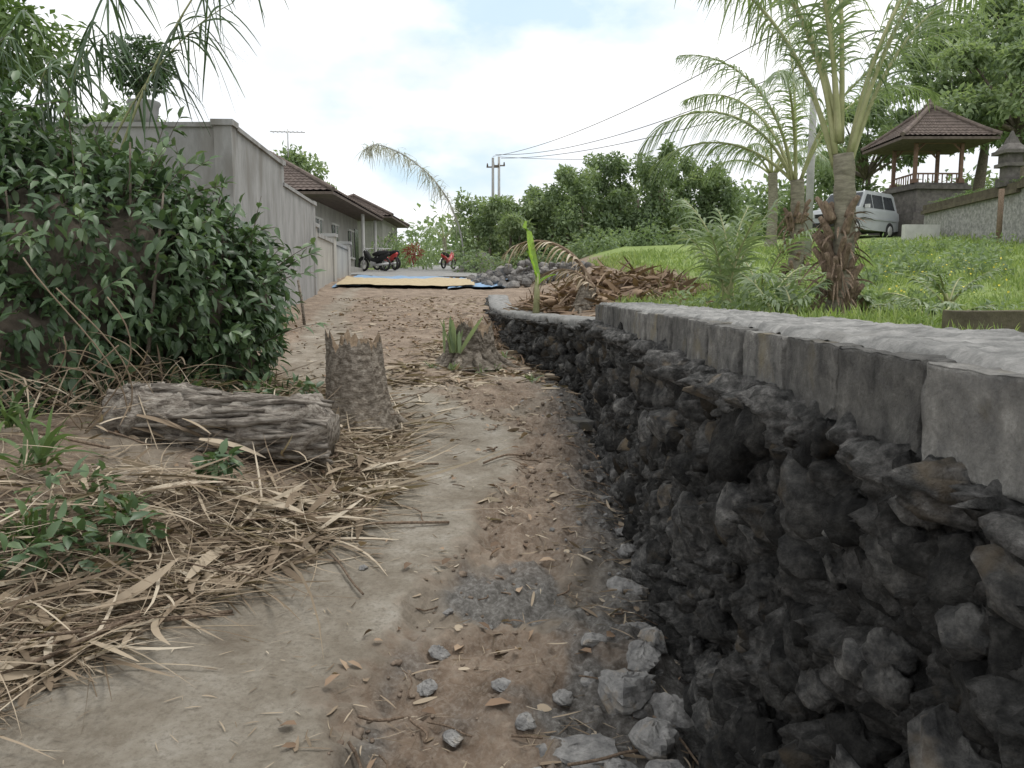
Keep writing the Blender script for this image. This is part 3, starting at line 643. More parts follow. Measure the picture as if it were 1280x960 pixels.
# ---------------------------------------------------------------- boundary wall left
bw=empty('boundary_wall');b=MB();cp=MB()
def wallseg(x0,y0,x1,y1,ztop,th=.22,cop=.1,mbw=b,mbc=cp,R=.5):
    L=math.hypot(x1-x0,y1-y0);a=math.atan2(y1-y0,x1-x0);zb=min(Hs(x0,y0),Hs(x1,y1))-.5
    box(mbw,((x0+x1)/2,(y0+y1)/2,(zb+ztop)/2),(L,th,ztop-zb),a,R)
    if cop:box(mbc,((x0+x1)/2,(y0+y1)/2,ztop+cop/2-.002),(L+.06,th+.08,cop),a,R)
wallseg(-9.5,12.9,-4.62,12.9,4.05,.22,.07)
wallseg(-4.5,13.05,-4.78,16.6,4.05,.22,.07)
wallseg(-4.78,16.65,-5.05,20.2,3.65,.22,.07)
for (x0,y0,z1) in [(-4.5,12.9,4.07),(-4.8,16.62,4.07),(-5.07,20.3,3.65)]:
    zb_=Hs(x0,y0)-.4;box(b,(x0,y0,(zb_+z1)/2),(.27,.27,z1-zb_),.05,.6);box(cp,(x0,y0,z1+.045),(.34,.34,.09),.05,.6)
b.obj('plaster_wall',M['plaster'],bw,False);cp.obj('coping',M['plaster'],bw,False)
bw2=empty('boundary_wall');b=MB();cp=MB()
wallseg(-5.35,21.5,-6.0,29,3.0,.2,.1,b,cp)
for yv in (21.4,25.2,29.1):
    x0=-5.35-(yv-21.5)*.087;zb_=Hs(x0,yv)-.3;box(b,(x0,yv,(zb_+3.2)/2),(.34,.34,3.2-zb_),0,.6);box(cp,(x0,yv,3.25),(.44,.44,.1),0,.6)
b.obj('wall',M['lightwall'],bw2,False);cp.obj('coping',M['plaster'],bw2,False)
ty=empty('potted_shrub');b=MB();blob_leaves(b,(-5.75,12.9,5.0),(.5,.5,.42),1500,.11,.05,True,.35,.3,.4,.35);b.obj('foliage',M['bushleaf'],ty)
b=MB()
pp=[(0,.12),(.03,.16),(.12,.2),(.25,.22),(.3,.25),(.33,.24)]
tube(b,[(-5.75,12.9,4.12+h) for h,_ in pp],[r for _,r in pp],16);b.obj('pot',M['plaster'],ty)
b=MB()
for k in range(7):tube(b,[(-5.75,12.9,4.4),(-5.75+random.uniform(-.15,.15),12.9,4.7),(-5.75+random.uniform(-.35,.35),12.9+random.uniform(-.2,.2),5.05)],[.03,.02,.01],6)
b.obj('stems',M['branch'],ty)
# ---------------------------------------------------------------- house
hs=empty('house');wl=MB();rf=MB();dk=MB();ps=MB()
zg=2.0;x0,x1,y0,y1=-12.5,-7.7,30.5,40.5
box(wl,((x0+x1)/2,(y0+y1)/2,(zg+5.15)/2),(x1-x0,y1-y0,5.15-zg),0,.6)
box(wl,((x0+x1)/2+.4,(y0+y1)/2,(zg+2.55)/2),(x1-x0+1.4,y1-y0+.4,.55),0,.3)
for yv in (32.2,35.2,38.6):
    box(dk,(x1+.01,yv,3.75),(.06,1.1,1.2),0,.5);box(ps,(x1+.03,yv,3.11),(.12,1.3,.08),0,.7);box(ps,(x1+.03,yv,4.4),(.1,1.3,.08),0,.7);box(ps,(x1+.03,yv,3.75),(.1,.06,1.2),0,.7)
box(dk,(x1+.01,40.0,3.55),(.06,.9,2.0),0,.5)
for yv in (37.3,40.6):tube(ps,[(x1+.85,yv,2.4),(x1+.85,yv,5.1)],.08,8,R=.4)
def hiproof(mb,xa,xb,ya,yb,ze,zr,inset,curve=1.0,ndiv=14):
    xc=(xa+xb)/2;ra=(xc,ya+inset);rb=(xc,yb-inset)
    quads=[((xa,ya),(xb,ya),ra,ra),((xb,ya),(xb,yb),rb,ra),((xb,yb),(xa,yb),rb,rb),((xa,yb),(xa,ya),ra,rb)]
    for (p,q,r_,s_) in quads:
        n=ndiv*2;m_=ndiv*4;Vv=[]
        for i in range(n):
            f=(i//2+ (i%2))/ndiv
            zz=ze+(zr-ze)*(f**curve)+(.05 if i%2==0 else 0)
            for j in range(m_):
                g_=j/(m_-1);ex=p[0]+(q[0]-p[0])*g_;ey=p[1]+(q[1]-p[1])*g_;rx_=s_[0]+(r_[0]-s_[0])*g_;ry2=s_[1]+(r_[1]-s_[1])*g_
                Vv.append((ex+(rx_-ex)*f,ey+(ry2-ey)*f,zz+.03*abs(math.sin(j*1.57))))
        mb.add(Vv,gridT(n,m_),.5)
    box(mb,(xc,(ya+yb)/2,ze-.05),(xb-xa-.04,yb-ya-.04,.1),0,.2)
    for (e,r_) in [((xa,ya),ra),((xb,ya),ra),((xb,yb),rb),((xa,yb),rb)]:
        tt=np.linspace(0,1,10);tube(mb,np.stack([e[0]+(r_[0]-e[0])*tt,e[1]+(r_[1]-e[1])*tt,ze+.08+(zr-ze)*tt**curve],-1),.09,8,R=.7)
    if abs(ra[1]-rb[1])>.05:tube(mb,[(ra[0],ra[1],zr+.06),(rb[0],rb[1],zr+.06)],.12,8,R=.8)
hiproof(rf,x0-.6,x1+1.2,y0-.8,y1+.5,5.15,7.0,3.4,1.0,14)
wl.obj('walls',M['lightwall'],hs,False);rf.obj('roof',M['tile'],hs,False);dk.obj('window_glass',M['glass'],hs,False);ps.obj('frames_and_columns',M['white'],hs,False)
an=empty('tv_antenna');b=MB();tube(b,[(-9,33,6.9),(-9,33,8.0)],.025,6);
tube(b,[(-9.7,33,7.9),(-8.3,33,7.86)],.018,6)
for k in range(8):tube(b,[(-9.6+.17*k,32.8,7.88),(-9.6+.17*k,33.2,7.88)],.01,5)
b.obj('mast_and_elements',M['chrome'],an)
h2=empty('house');b=MB();box(b,(-9.5,50,4.2),(4,6,3.2),0,.5);b.obj('walls',M['lightwall'],h2,False);b=MB();hiproof(b,-12.2,-6.8,46.3,53.7,5.8,7.2,2.6);b.obj('roof',M['tile'],h2,False)
# ---------------------------------------------------------------- tarps and grain
tb=MB()
def sheet(mb,xa,xb,ya,yb,dz,sd,R,skew=0,amp=.02):
    n=26;uu=np.linspace(0,1,n);A,B=np.meshgrid(uu,uu,indexing='ij')
    x=xa+(xb-xa)*A+skew*B+.08*fbm(B*4,A*0,2,sd);y=ya+(yb-ya)*B+.25*fbm(A*4,B*0,2,sd+1)
    mb.add(np.stack([x,y,H(x,y)+dz+amp*fbm(x*2.5,y*2.5,3,sd)],-1).reshape(-1,3),gridT(n,n),R)
sheet(tb,-5.1,-1.9,23.0,29.0,.05,3,.4,-.3,.03);sheet(tb,-1.8,-.2,22.4,27.4,.05,6,.7,-.2,.05);sheet(tb,-.2,.9,25.5,29.0,.07,9,.9,-.2,.08)
tb.obj('blue_tarpaulin',M['tarp'])
gb=MB();sheet(gb,-5.0,-1.0,22.7,26.2,.10,13,.5,-.35,.015);gb.obj('drying_rice_grain',M['grain'])
# ---------------------------------------------------------------- trees
def tree(name,c,h,cr,nclump,nleaf,L,mat='hazeleaf',Rb=.5,spread=1.0):
    e=empty(name);b=MB();lf=MB()
    c=np.array(c,float);tt=np.linspace(0,1,10);th=h-cr*1.1
    P=np.stack([c[0]+.25*np.sin(tt*3+c[0]),c[1]+0*tt,c[2]-.2+tt*th],-1);tube(b,P,np.linspace(.04*h*.6+.05,.1,10),10,bump=.15)
    top=P[-1]
    for k in range(nclump):
        d=rdir(1)[0]*np.array([1,1,.85]);rad=cr*(.35+.65*random.random()**.6)*spread;q=top+np.array([0,0,cr*.25])+d*rad
        r_=cr*random.uniform(.14,.32)
        if k%2==0:tube(b,np.stack([top[j]-(.8 if j==2 else 0)+(q[j]-top[j]+(.8 if j==2 else 0))*tt for j in range(3)],-1)+np.outer(np.sin(tt*3.1)*.2,[0,0,1]),np.linspace(.09,.02,10),6)
        blob_leaves(lf,q,(r_,r_,r_*.75),nleaf,L,L*.5,True,Rb+random.uniform(-.28,.25),.25,.3,.5,.2)
    b.obj('trunk_and_limbs',M['branch'],e);lf.obj('crown',M[mat],e);return e
tree('tree',(24,42,4.2),13,5.0,50,330,.36,'hazeleaf',.55)
tree('tree',(31,45,4.2),16,5.5,50,330,.38,'hazeleaf',.55)
tree('tree',(18.5,43,4.2),8.0,3.4,30,260,.32,'hazeleaf',.6)
tree('tree',(20.5,33,4.2),8.0,3.0,34,330,.28,'hazeleaf',.6)
tree('tree',(-13,44,2.5),7.5,3,24,350,.3,'hazeleaf',.6)
tree('tree',(-16,36,2.3),7.5,3,24,350,.3,'hazeleaf',.6)
tl=empty('tree_line');lf=MB();b=MB()
for k in range(36):
    x=-1.6+12.6*k/35+random.uniform(-.5,.5);y0_=41+random.uniform(-2.5,4)
    hgt=np.interp(x,[-2.5,-.5,3,6,9,12],[3.0,3.4,4.6,4.9,4.6,4.6])+random.uniform(-.6,.4)
    zb_=Hs(x,y0_)-.1;tube(b,[(x,y0_,zb_),(x+.1,y0_,zb_+hgt*.6)],[.12,.06],6)
    Rb=random.uniform(.3,.8)
    for j in range(10):
        f=random.random();cz=zb_+.4+hgt*f*.92;r_=random.uniform(.4,.85)*(1-.35*f)
        blob_leaves(lf,(x+random.gauss(0,.5),y0_+random.gauss(0,.5),cz),(r_,r_,r_*.9),170,.24,.12,True,Rb+random.uniform(-.2,.2),.3,.3,.5,.3)
b.obj('trunks',M['branch'],tl);lf.obj('foliage',M['hazeleaf'],tl)
hg=empty('distant_trees');lf=MB()
for k in range(110):
    x=random.uniform(-60,70);y0_=random.uniform(72,105);r_=random.uniform(2.0,3.6)
    blob_leaves(lf,(x,y0_,3.6+random.uniform(.5,3.0)*(1 if x<0 else 1.6)),(r_*1.2,r_,r_),300,.8,.45,True,random.uniform(.45,.85),.3,.35,.5,.2)
for k in range(30):
    x=random.uniform(12,34);y0_=random.uniform(45,56);r_=random.uniform(1.3,2.2)
    blob_leaves(lf,(x,y0_,4.5+random.uniform(0,3.5)),(r_*1.2,r_,r_),380,.42,.22,True,random.uniform(.35,.75),.3,.35,.5,.2)
for k in range(16):
    x=random.uniform(-30,-14);y0_=random.uniform(30,50);r_=random.uniform(1.6,2.4)
    blob_leaves(lf,(x,y0_,3.5+random.uniform(0,1.6)),(r_*1.2,r_,r_),350,.42,.22,True,random.uniform(.35,.7),.3,.35,.5,.2)
lf.obj('crowns',M['hazeleaf'],hg)
gd=empty('garden_shrubs');lf=MB()
for k in range(26):
    x=random.uniform(-2.2,9);y0_=random.uniform(34,38);r_=random.uniform(.4,.8)
    blob_leaves(lf,(x,y0_,Hs(x,y0_)+r_*.6),(r_,r_,r_*.9),160,.2,.1,True,random.uniform(.3,.7),.3,.3,.4)
for k in range(14):
    x=random.uniform(-7,-3.6);y0_=random.uniform(43,60);r_=random.uniform(.5,1.1)
    blob_leaves(lf,(x-1,y0_,Hs(x,y0_)+r_*.9),(r_,r_,r_*1.2),200,.24,.1,True,random.uniform(.3,.8),.3,.3,.4)
for k in range(24):
    y0_=random.uniform(12,22);x=y0_*random.uniform(.44,.6);r_=random.uniform(.15,.4)
    blob_leaves(lf,(x,y0_,Hs(x,y0_)+r_*.4),(r_,r_,r_*.8),160,.12,.05,True,random.uniform(.4,.8),.3,.3,.4)
for k in range(26):
    x=random.uniform(1.8,4.8);y0_=random.uniform(6.8,10.5);r_=random.uniform(.1,.26)
    blob_leaves(lf,(x,y0_,Hs(x,y0_)+r_*.6),(r_,r_,r_),90,.09,.04,True,random.uniform(.4,.8),.3,.3,.4)
lf.obj('foliage',M['hazeleaf'],gd)
b=MB();blob_leaves(b,(-5.0,41,3.5),(.4,.4,.45),120,.35,.06,True,.6,.3,.3,.3);b.obj('red_cordyline',M['redleaf'])
# ---------------------------------------------------------------- palms
def frond(lf,rc,base,az,el,L,bend,nl=46,ll=.5,lw=.026,droop=.5,R=.55,r0=.03,start=.2):
    n=26;t=np.linspace(0,1,n);ea=el-bend*t**1.3;ds=L/(n-1)
    dx=np.cos(ea)*np.cos(az);dy=np.cos(ea)*np.sin(az);dz=np.sin(ea)
    P=np.array(base)+np.concatenate([[[0,0,0]],np.cumsum(np.stack([dx,dy,dz],-1)[:-1]*ds,0)])
    tube(rc,P,r0*(1-t*.92)+.003,6,R=R)
    T=nrm(np.stack([dx,dy,dz],-1));s_=nrm(np.cross(T,np.array([0,0,1.])+1e-6))
    for sg in(-1,1):
        ti=np.clip(np.linspace(start,1,nl)+rng.normal(0,.004,nl),0,1)
        pp=np.stack([np.interp(ti,t,P[:,j]) for j in range(3)],-1);Tt=nrm(np.stack([np.interp(ti,t,T[:,j]) for j in range(3)],-1));S_=nrm(np.stack([np.interp(ti,t,s_[:,j]) for j in range(3)],-1))*sg
        Nn=np.cross(S_,Tt)*sg
        ang=.95-.45*ti
        D=nrm(S_*np.sin(ang)[:,None]+Tt*np.cos(ang)[:,None]+Nn*.1+rng.normal(0,.12,(nl,3)))
        len_=ll*(np.sin(np.pi*np.clip((ti-start)/(1-start)*.82+.16,0,1))**.6)*(.75+.4*rng.random(nl))
        ribbons(lf,pp,D,len_,lw,droop*(.7+.9*rng.random(nl)),6,side=nrm(np.cross(D,Nn+rng.normal(0,.3,(nl,3)))),R=np.clip(R+rng.normal(0,.15,nl),0,1))
def palm(name,base,h,rt,fr,boots=True,hb=1.0,r0=.026):
    e=empty(name);tk=MB();lf=MB();rc=MB();fb=MB()
    b0=np.array(base,float);tt=np.linspace(0,1,40)
    P=np.stack([b0[0]+.05*np.sin(tt*3),b0[1]+0*tt,b0[2]-.15+tt*(h+.15)],-1)
    rad=rt*(1+.8*np.exp(-tt*5))*(1+.05*np.sin(tt*h*34))
    tube(tk,P,rad,18,bump=.08,R=.5);tk.obj('trunk',M['palmbark'],e)
    if boots:
        for k in range(34):
            z=b0[2]+random.uniform(0,hb);az=k*2.4;r_=rt*(1.25+.5*math.exp(-(z-b0[2])*2));L=random.uniform(.1,.26)
            t5=np.linspace(0,1,6);pp=np.stack([b0[0]+np.cos(az)*(r_*.7+t5**1.5*L*.5),b0[1]+np.sin(az)*(r_*.7+t5**1.5*L*.5),z+t5*L*.9],-1)
            tube(fb,pp,np.linspace(.06,.028,6)*rt/.12,7,bump=.3,R=random.random())
        n=160;az=rng.uniform(0,TAU,n);z=b0[2]+rng.uniform(0,hb,n)
        P0=np.stack([b0[0]+np.cos(az)*rt*1.4,b0[1]+np.sin(az)*rt*1.4,z],-1);ribbons(fb,P0,nrm(np.stack([np.cos(az),np.sin(az),rng.normal(0,.8,n)],-1)),.1+.14*rng.random(n),.02,.5,4)
        fb.obj('leaf_boots',M['fibre'],e)
    top=b0+np.array([0,0,h])
    for f in fr:
        az,el,L,bend=f[:4];bz=f[4] if len(f)>4 else 0
        frond(lf,rc,top+np.array([math.cos(az)*rt*.7,math.sin(az)*rt*.7,bz]),az,el,L,bend,nl=int(19*L)+14,ll=f[5] if len(f)>5 else .55,R=random.uniform(.4,.8),r0=r0,droop=.75,lw=.022)
    lf.obj('leaflets',M['palmleaf'],e);rc.obj('rachises',M['petiole'],e)
    return e
PI=math.pi
palm('coconut_palm',(2.82,7,1.22),1.45,.085,[(PI*.97,1.42,3.2,1.3,0),(PI*.8,1.3,3.0,1.0,-.1),(0.2,1.38,3.2,1.0,0),(PI*.45,1.45,3.3,.7,.1),(-.5,1.35,2.8,.8,0),(PI*1.2,1.4,2.8,.8,.1),(PI*.15,1.25,2.8,1.1,-.2),(PI*.6,1.3,3.2,1.3,.1),(PI*1.05,1.5,3.4,.5,.1)],True,.95,r0=.022)
palm('coconut_palm',(4.35,12.5,1.5),1.7,.1,[(PI*.95,1.15,3.0,2.3,0),(PI*1.1,1.35,2.9,1.6,0),(PI*.7,1.2,3,1.4,0),(.2,1.2,3.0,1.6,0),(PI*.45,1.4,3.4,.8,0),(-.6,1.3,3.0,1.4,0),(PI*1.35,1.2,2.6,1.7,0),(PI*.9,.8,2.4,1.6,0)],True,1.2)
palm('coconut_palm',(-5.2,62,3.4),2.2,.16,[(k*.9,.8+.2*(k%3),2.2,1.6,0) for k in range(8)],False,r0=.04)
palm('coconut_palm',(8.6,27,2.8),2.6,.15,[(k*.85,.7+.25*(k%3),2.6,1.7,0) for k in range(9)],False,r0=.04)
def sprout(name,c,n,L,el=1.2,bend=.9,ll=.4,mat='palmleaf'):
    e=empty(name);lf=MB();rc=MB()
    for k in range(n):
        frond(lf,rc,(c[0]+random.gauss(0,.04),c[1]+random.gauss(0,.04),c[2]),k*TAU/n+random.uniform(-.3,.3),el+random.uniform(-.25,.2),L*random.uniform(.75,1.15),bend*random.uniform(.7,1.3),nl=20,ll=ll,lw=.024,R=random.uniform(.4,.8),r0=.012,start=.3)
    lf.obj('leaflets',M[mat],e);rc.obj('rachises',M['petiole'],e)
sprout('young_palm',(2.15,8.0,1.25),8,1.25,1.3,.7,.42)
sprout('young_palm',(3.0,9.6,1.3),7,1.3,1.1,1.1,.4)
sprout('young_palm',(2.35,6.9,1.25),5,.5,1.1,.8,.2)
sprout('fern',(3.4,6.4,1.25),9,.42,.9,.9,.12)
sprout('fern',(3.15,7.2,1.25),9,.4,.9,.9,.12)
sprout('fern',(5.0,9.2,1.35),9,.6,.9,.9,.16)
bp=empty('banana_plant');b=MB();tube(b,[(.33,11,1.2),(.34,11,1.5),(.34,11,1.75)],[.05,.04,.02],10);b.obj('stem',M['petiole'],bp)
b=MB()
def bananaleaf(mb,p,az,el,L,Wd,bend,R):
    n=18;t=np.linspace(0,1,n);ea=el-bend*t;ds=L/(n-1)
    T=np.stack([np.cos(ea)*np.cos(az),np.cos(ea)*np.sin(az),np.sin(ea)],-1);P=np.array(p)+np.concatenate([[[0,0,0]],np.cumsum(T[:-1]*ds,0)])
    S_=nrm(np.cross(T,[0,0,1.]));Nn=np.cross(S_,T);w=Wd*np.clip(np.sin(np.pi*(t*.9+.07)),0,1)**.6
    V=np.stack([P-S_*w[:,None]/2+Nn*w[:,None]*.22*(1+.2*np.sin(t*40))[:,None],P,P+S_*w[:,None]/2+Nn*w[:,None]*.22],1)
    mb.add(V.reshape(-1,3),gridT(n,3),R)
bananaleaf(b,(.34,11,1.7),2.9,1.15,.78,.3,-.5,.8);bananaleaf(b,(.34,11,1.6),2.6,1.45,.5,.16,.5,.6);bananaleaf(b,(.33,11,1.55),0.3,1.0,.35,.12,.9,.3);b.obj('leaves',M['bright'],bp)
df=empty('dry_palm_frond');lf=MB();rc=MB()
frond(lf,rc,(1.15,11.2,1.3),PI,1.45,1.85,2.3,30,.3,.035,.8,.8,.045,.1);frond(lf,rc,(1.25,11.0,1.3),PI*.9,1.2,1.3,2.2,24,.3,.035,.7,.7,.04,.1);frond(lf,rc,(1.3,11.2,1.3),.1,.6,1.1,1.3,24,.3,.03,.6,.6,.03,.1)
lf.obj('leaflets',M['dryleaf'],df);rc.obj('rachis',M['fibre'],df)
strap_plant('sprouting_shoot',(-.66,9.4,Hs(-.6,9.4)+.2),12,.55,.05,'palmleaf',1.35,.15,(.7,.2))
for (x0,y0) in [(-.2,9.4),(-.1,10.2),(.2,8.7),(-.95,9.4),(-.7,9.2),(-.35,9.2)]:strap_plant('grass_clump',(x0,y0,Hs(x0,y0)),14,.18,.015,'palmleaf',1.0,.4)
# ---------------------------------------------------------------- grass
gs=MB()
N=50000
y_=5.2+ (rng.random(N)**1.5)*22;x=Wf(y_)+.55+ss(9,14,y_)*2.6+(rng.random(N)**1.1)*(1.0+y_*.72)
kk=(x<14.5)&(fbm(x*1.3,y_*1.3,3,88)+rng.normal(0,.3,N)>-.25);x=x[kk];y_=y_[kk];N=len(x)
az=rng.uniform(0,TAU,N);e_=rng.normal(1.15,.3,N)
D=np.stack([np.cos(az)*np.cos(e_),np.sin(az)*np.cos(e_),np.sin(e_)],-1)
lenf=1+1.2*np.clip(fbm(x*.8,y_*.8,3,17),-.5,1)
ribbons(gs,np.stack([x,y_,H(x,y_,False)],-1),D,(.07+.12*rng.random(N))*lenf*(.8+.03*y_),.006+.0012*y_,.3,3,prof=1)
N=9000;y_=rng.uniform(2,9,N);x=Wf(y_)+.62+np.abs(rng.normal(0,.5,N));az=rng.uniform(0,TAU,N);e_=rng.normal(1.0,.3,N)
ribbons(gs,np.stack([x,y_,H(x,y_,False)],-1),np.stack([np.cos(az)*np.cos(e_),np.sin(az)*np.cos(e_),np.sin(e_)],-1),.05+.1*rng.random(N),.007,.3,3,prof=1)
gs.obj('grass',M['grassleaf'])
fl=MB();N=130;y_=rng.uniform(10,18,N);x=y_*rng.uniform(.45,.62,N);leaves(fl,np.stack([x,y_,H(x,y_,False)+.16],-1),rdir(N),nrm(np.array([0,-.5,1.])+rng.normal(0,.3,(N,3))),.035,.035,simple=True);fl.obj('wildflowers',M['flower'])
# ---------------------------------------------------------------- pavilion
pv=empty('pavilion');st=MB();po=MB();rf=MB()
cx,cy=16.4,32.4;z0=Hs(cx,cy)-.3
for (s_,za,zb_) in [(2.9,z0,z0+.7),(2.5,z0+.7,z0+1.0),(2.0,z0+1.0,z0+1.9),(2.3,z0+1.9,z0+2.05),(2.1,z0+2.05,z0+2.15)]:
    box(st,(cx,cy,(za+zb_)/2),(s_,s_,zb_-za-.004),.12,random.random())
st.obj('stone_base',M['dark'],pv,False)
zt=z0+2.15;ze=zt+1.6;hw=.88
for sx in(-1,1):
    for sy in(-1,1):
        xx_=cx+sx*hw;yy_=cy+sy*hw;box(po,(xx_,yy_,(zt+ze)/2),(.12,.12,ze-zt),0,.6);box(po,(xx_,yy_,zt+.08),(.24,.24,.16),0,.3,.8)
        tube(po,[(xx_-sx*.02,yy_,ze-.4),(xx_-sx*.4,yy_,ze-.04)],.04,6)
box(po,(cx,cy-hw,zt+.36),(2*hw-.1,.05,.06),0,.5);box(po,(cx-hw,cy,zt+.36),(.05,2*hw-.1,.06),0,.5)
for k in range(9):box(po,(cx-.74+k*.185,cy-hw,zt+.17),(.04,.03,.34),0,.5);box(po,(cx-hw,cy-.74+k*.185,zt+.17),(.03,.04,.34),0,.5)
box(po,(cx,cy-hw,ze-.05),(1.95,.12,.14),0,.5);box(po,(cx,cy+hw,ze-.05),(1.95,.12,.14),0,.5);box(po,(cx-hw,cy,ze-.03),(.12,1.9,.1),0,.5);box(po,(cx+hw,cy,ze-.03),(.12,1.9,.1),0,.5)
po.obj('posts_and_railing',M['post'],pv,False)
hiproof(rf,cx-1.85,cx+1.85,cy-1.75,cy+1.75,ze,ze+1.4,1.7,1.1,10)
tube(rf,[(cx,cy,ze+1.35),(cx,cy,ze+1.5),(cx,cy,ze+1.6),(cx,cy,ze+1.75)],[.2,.22,.1,.03],10)
rf.obj('tiled_roof',M['tile'],pv,False)
cw=empty('compound_wall');b=MB();cp=MB()
wallseg(14.6,28.5,14.0,22.2,4.2,.3,0,b,cp,.7);wallseg(14.0,22.2,13.6,8,4.3,.3,0,b,cp,.7);wallseg(14.6,28.6,18,29,4.25,.3,0,b,cp,.6)
def cope(xa,ya,xb,yb,z):
    L=math.hypot(xb-xa,yb-ya);a=math.atan2(yb-ya,xb-xa)
    box(cp,((xa+xb)/2,(ya+yb)/2,z+.06),(L,.55,.12),a,.5);box(cp,((xa+xb)/2,(ya+yb)/2,z+.21),(L,.42,.18),a,.2,1.0)
cope(14.6,28.5,14.0,22.2,4.2);cope(14.0,22.2,13.6,8,4.3);cope(14.6,28.6,18,29,4.25)
b.obj('wall',M['mortar'],cw,False);cp.obj('mossy_coping',M['moss'],cw,False)
b=MB();n=1600;yy_=rng.uniform(10,28,n);blobx=np.interp(yy_,[8,22.2,28.5],[13.6,14.0,14.6])
az=rng.uniform(0,TAU,n);ribbons(b,np.stack([blobx+rng.normal(0,.15,n),yy_,4.55+0*yy_],-1),nrm(np.stack([np.cos(az),np.sin(az),.8+0*az],-1)),.1+.2*rng.random(n),.02,.7,4);b.obj('wall_plants',M['treeleaf'])
sn=empty('stone_shrine');b=MB();x_,y2=14.05,23.1
for (s_,za,zb_,tp_) in [(.5,4.45,4.7,1),(.36,4.7,5.0,1),(.58,5.0,5.1,1),(.44,5.1,5.35,1),(.7,5.35,5.45,1),(.6,5.45,5.65,.5),(.3,5.65,5.83,.6),(.14,5.83,6.0,.3)]:
    box(b,(x_,y2,(za+zb_)/2),(s_,s_,zb_-za-.003),0,random.random(),tp_)
b.obj('tiers',M['dark'],sn,False)
b=MB();tube(b,[(12.9,21.5,Hs(12.9,21.5)-.1),(12.9,21.5,4.2)],.07,8);b.obj('wooden_post',M['fibre'])
# ---------------------------------------------------------------- car
def car(c,rz):
    e=empty('parked_car');e.location=c;e.rotation_euler=(0,0,rz)
    bd=MB();gl=MB();ti=MB();ch=MB()
    prof_=[(-1.95,.35),(-2.0,.75),(-1.95,1.0),(-1.8,1.05),(-1.7,1.65),(-1.55,1.75),(.35,1.76),(.5,1.72),(1.05,1.12),(1.85,1.0),(2.0,.85),(2.02,.4),(1.7,.3),(1.65,.3),(1.6,.5),(1.35,.66),(1.1,.5),(1.05,.3),(-.95,.3),(-1.0,.5),(-1.25,.66),(-1.5,.5),(-1.55,.3)]
    n=len(prof_);V=[]
    for sg in(-1,1):
        for (x,z) in prof_:
            f=max(0,(z-1.05)/.7);V.append((x,sg*(.83-.15*f),z))
    T=[]
    tri=mathutils.geometry.tessellate_polygon([[Vector((x,z,0)) for x,z in prof_]])
    for t_ in tri:T.append(t_);T.append([k+n for k in t_])
    for k in range(n):
        k2=(k+1)%n;T+=[(k,k2,n+k2),(k,n+k2,n+k)]
    bd.add(V,T,.5)
    for sg in(-1,1):
        for wn in [[(-1.6,1.12),(-.8,1.12),(-.8,1.6),(-1.5,1.6)],[(-.72,1.12),(.05,1.12),(.05,1.62),(-.72,1.62)],[(.12,1.12),(.88,1.12),(.42,1.62),(.12,1.62)]]:
            V=[(x,sg*(.83-.15*max(0,(z-1.05)/.7)+.012),z) for x,z in wn];gl.add(V,[(0,1,2),(0,2,3)],.5)
        box(bd,(0,sg*.845,.72),(3.6,.03,.06),0,.1)
    gl.add([(1.04,-.74,1.17),(1.04,.74,1.17),(.56,.64,1.69),(.56,-.64,1.69)],[(0,1,2),(0,2,3)],.5)
    gl.add([(-1.82,-.72,1.1),(-1.82,.72,1.1),(-1.74,.64,1.62),(-1.74,-.64,1.62)],[(0,1,2),(0,2,3)],.5)
    for x in(-1.25,1.35):
        for sg in(-1,1):
            tube(ti,[(x,sg*.6,.33),(x,sg*.64,.33),(x,sg*.82,.33),(x,sg*.85,.33)],[.30,.33,.33,.29],20);tube(ch,[(x,sg*.84,.33),(x,sg*.862,.33)],[.2,.17],14)
    for sg in(-1,1):
        box(ch,(1.99,sg*.6,.82),(.06,.3,.16));box(ch,(.75,sg*.93,1.15),(.1,.16,.13));box(ti,(-2.0,sg*.7,.9),(.05,.12,.3))
    box(ti,(2.0,0,.78),(.05,.8,.14));box(ti,(2.02,0,.45),(.1,1.6,.16));box(ti,(-2.02,0,.5),(.1,1.6,.18))
    bd.obj('body',M['carpaint'],e,False);gl.obj('windows',M['glass'],e,False);ti.obj('tyres_and_bumpers',M['rubber'],e);ch.obj('lamps_mirrors_hubs',M['chrome'],e)
car((13.0,31.0,Hs(13.0,31.0)-.05),-2.45)
b=MB();box(b,(13.3,26.4,3.3),(1.2,.2,.75),.1,.5);b.obj('low_wall',M['white'],None,False)
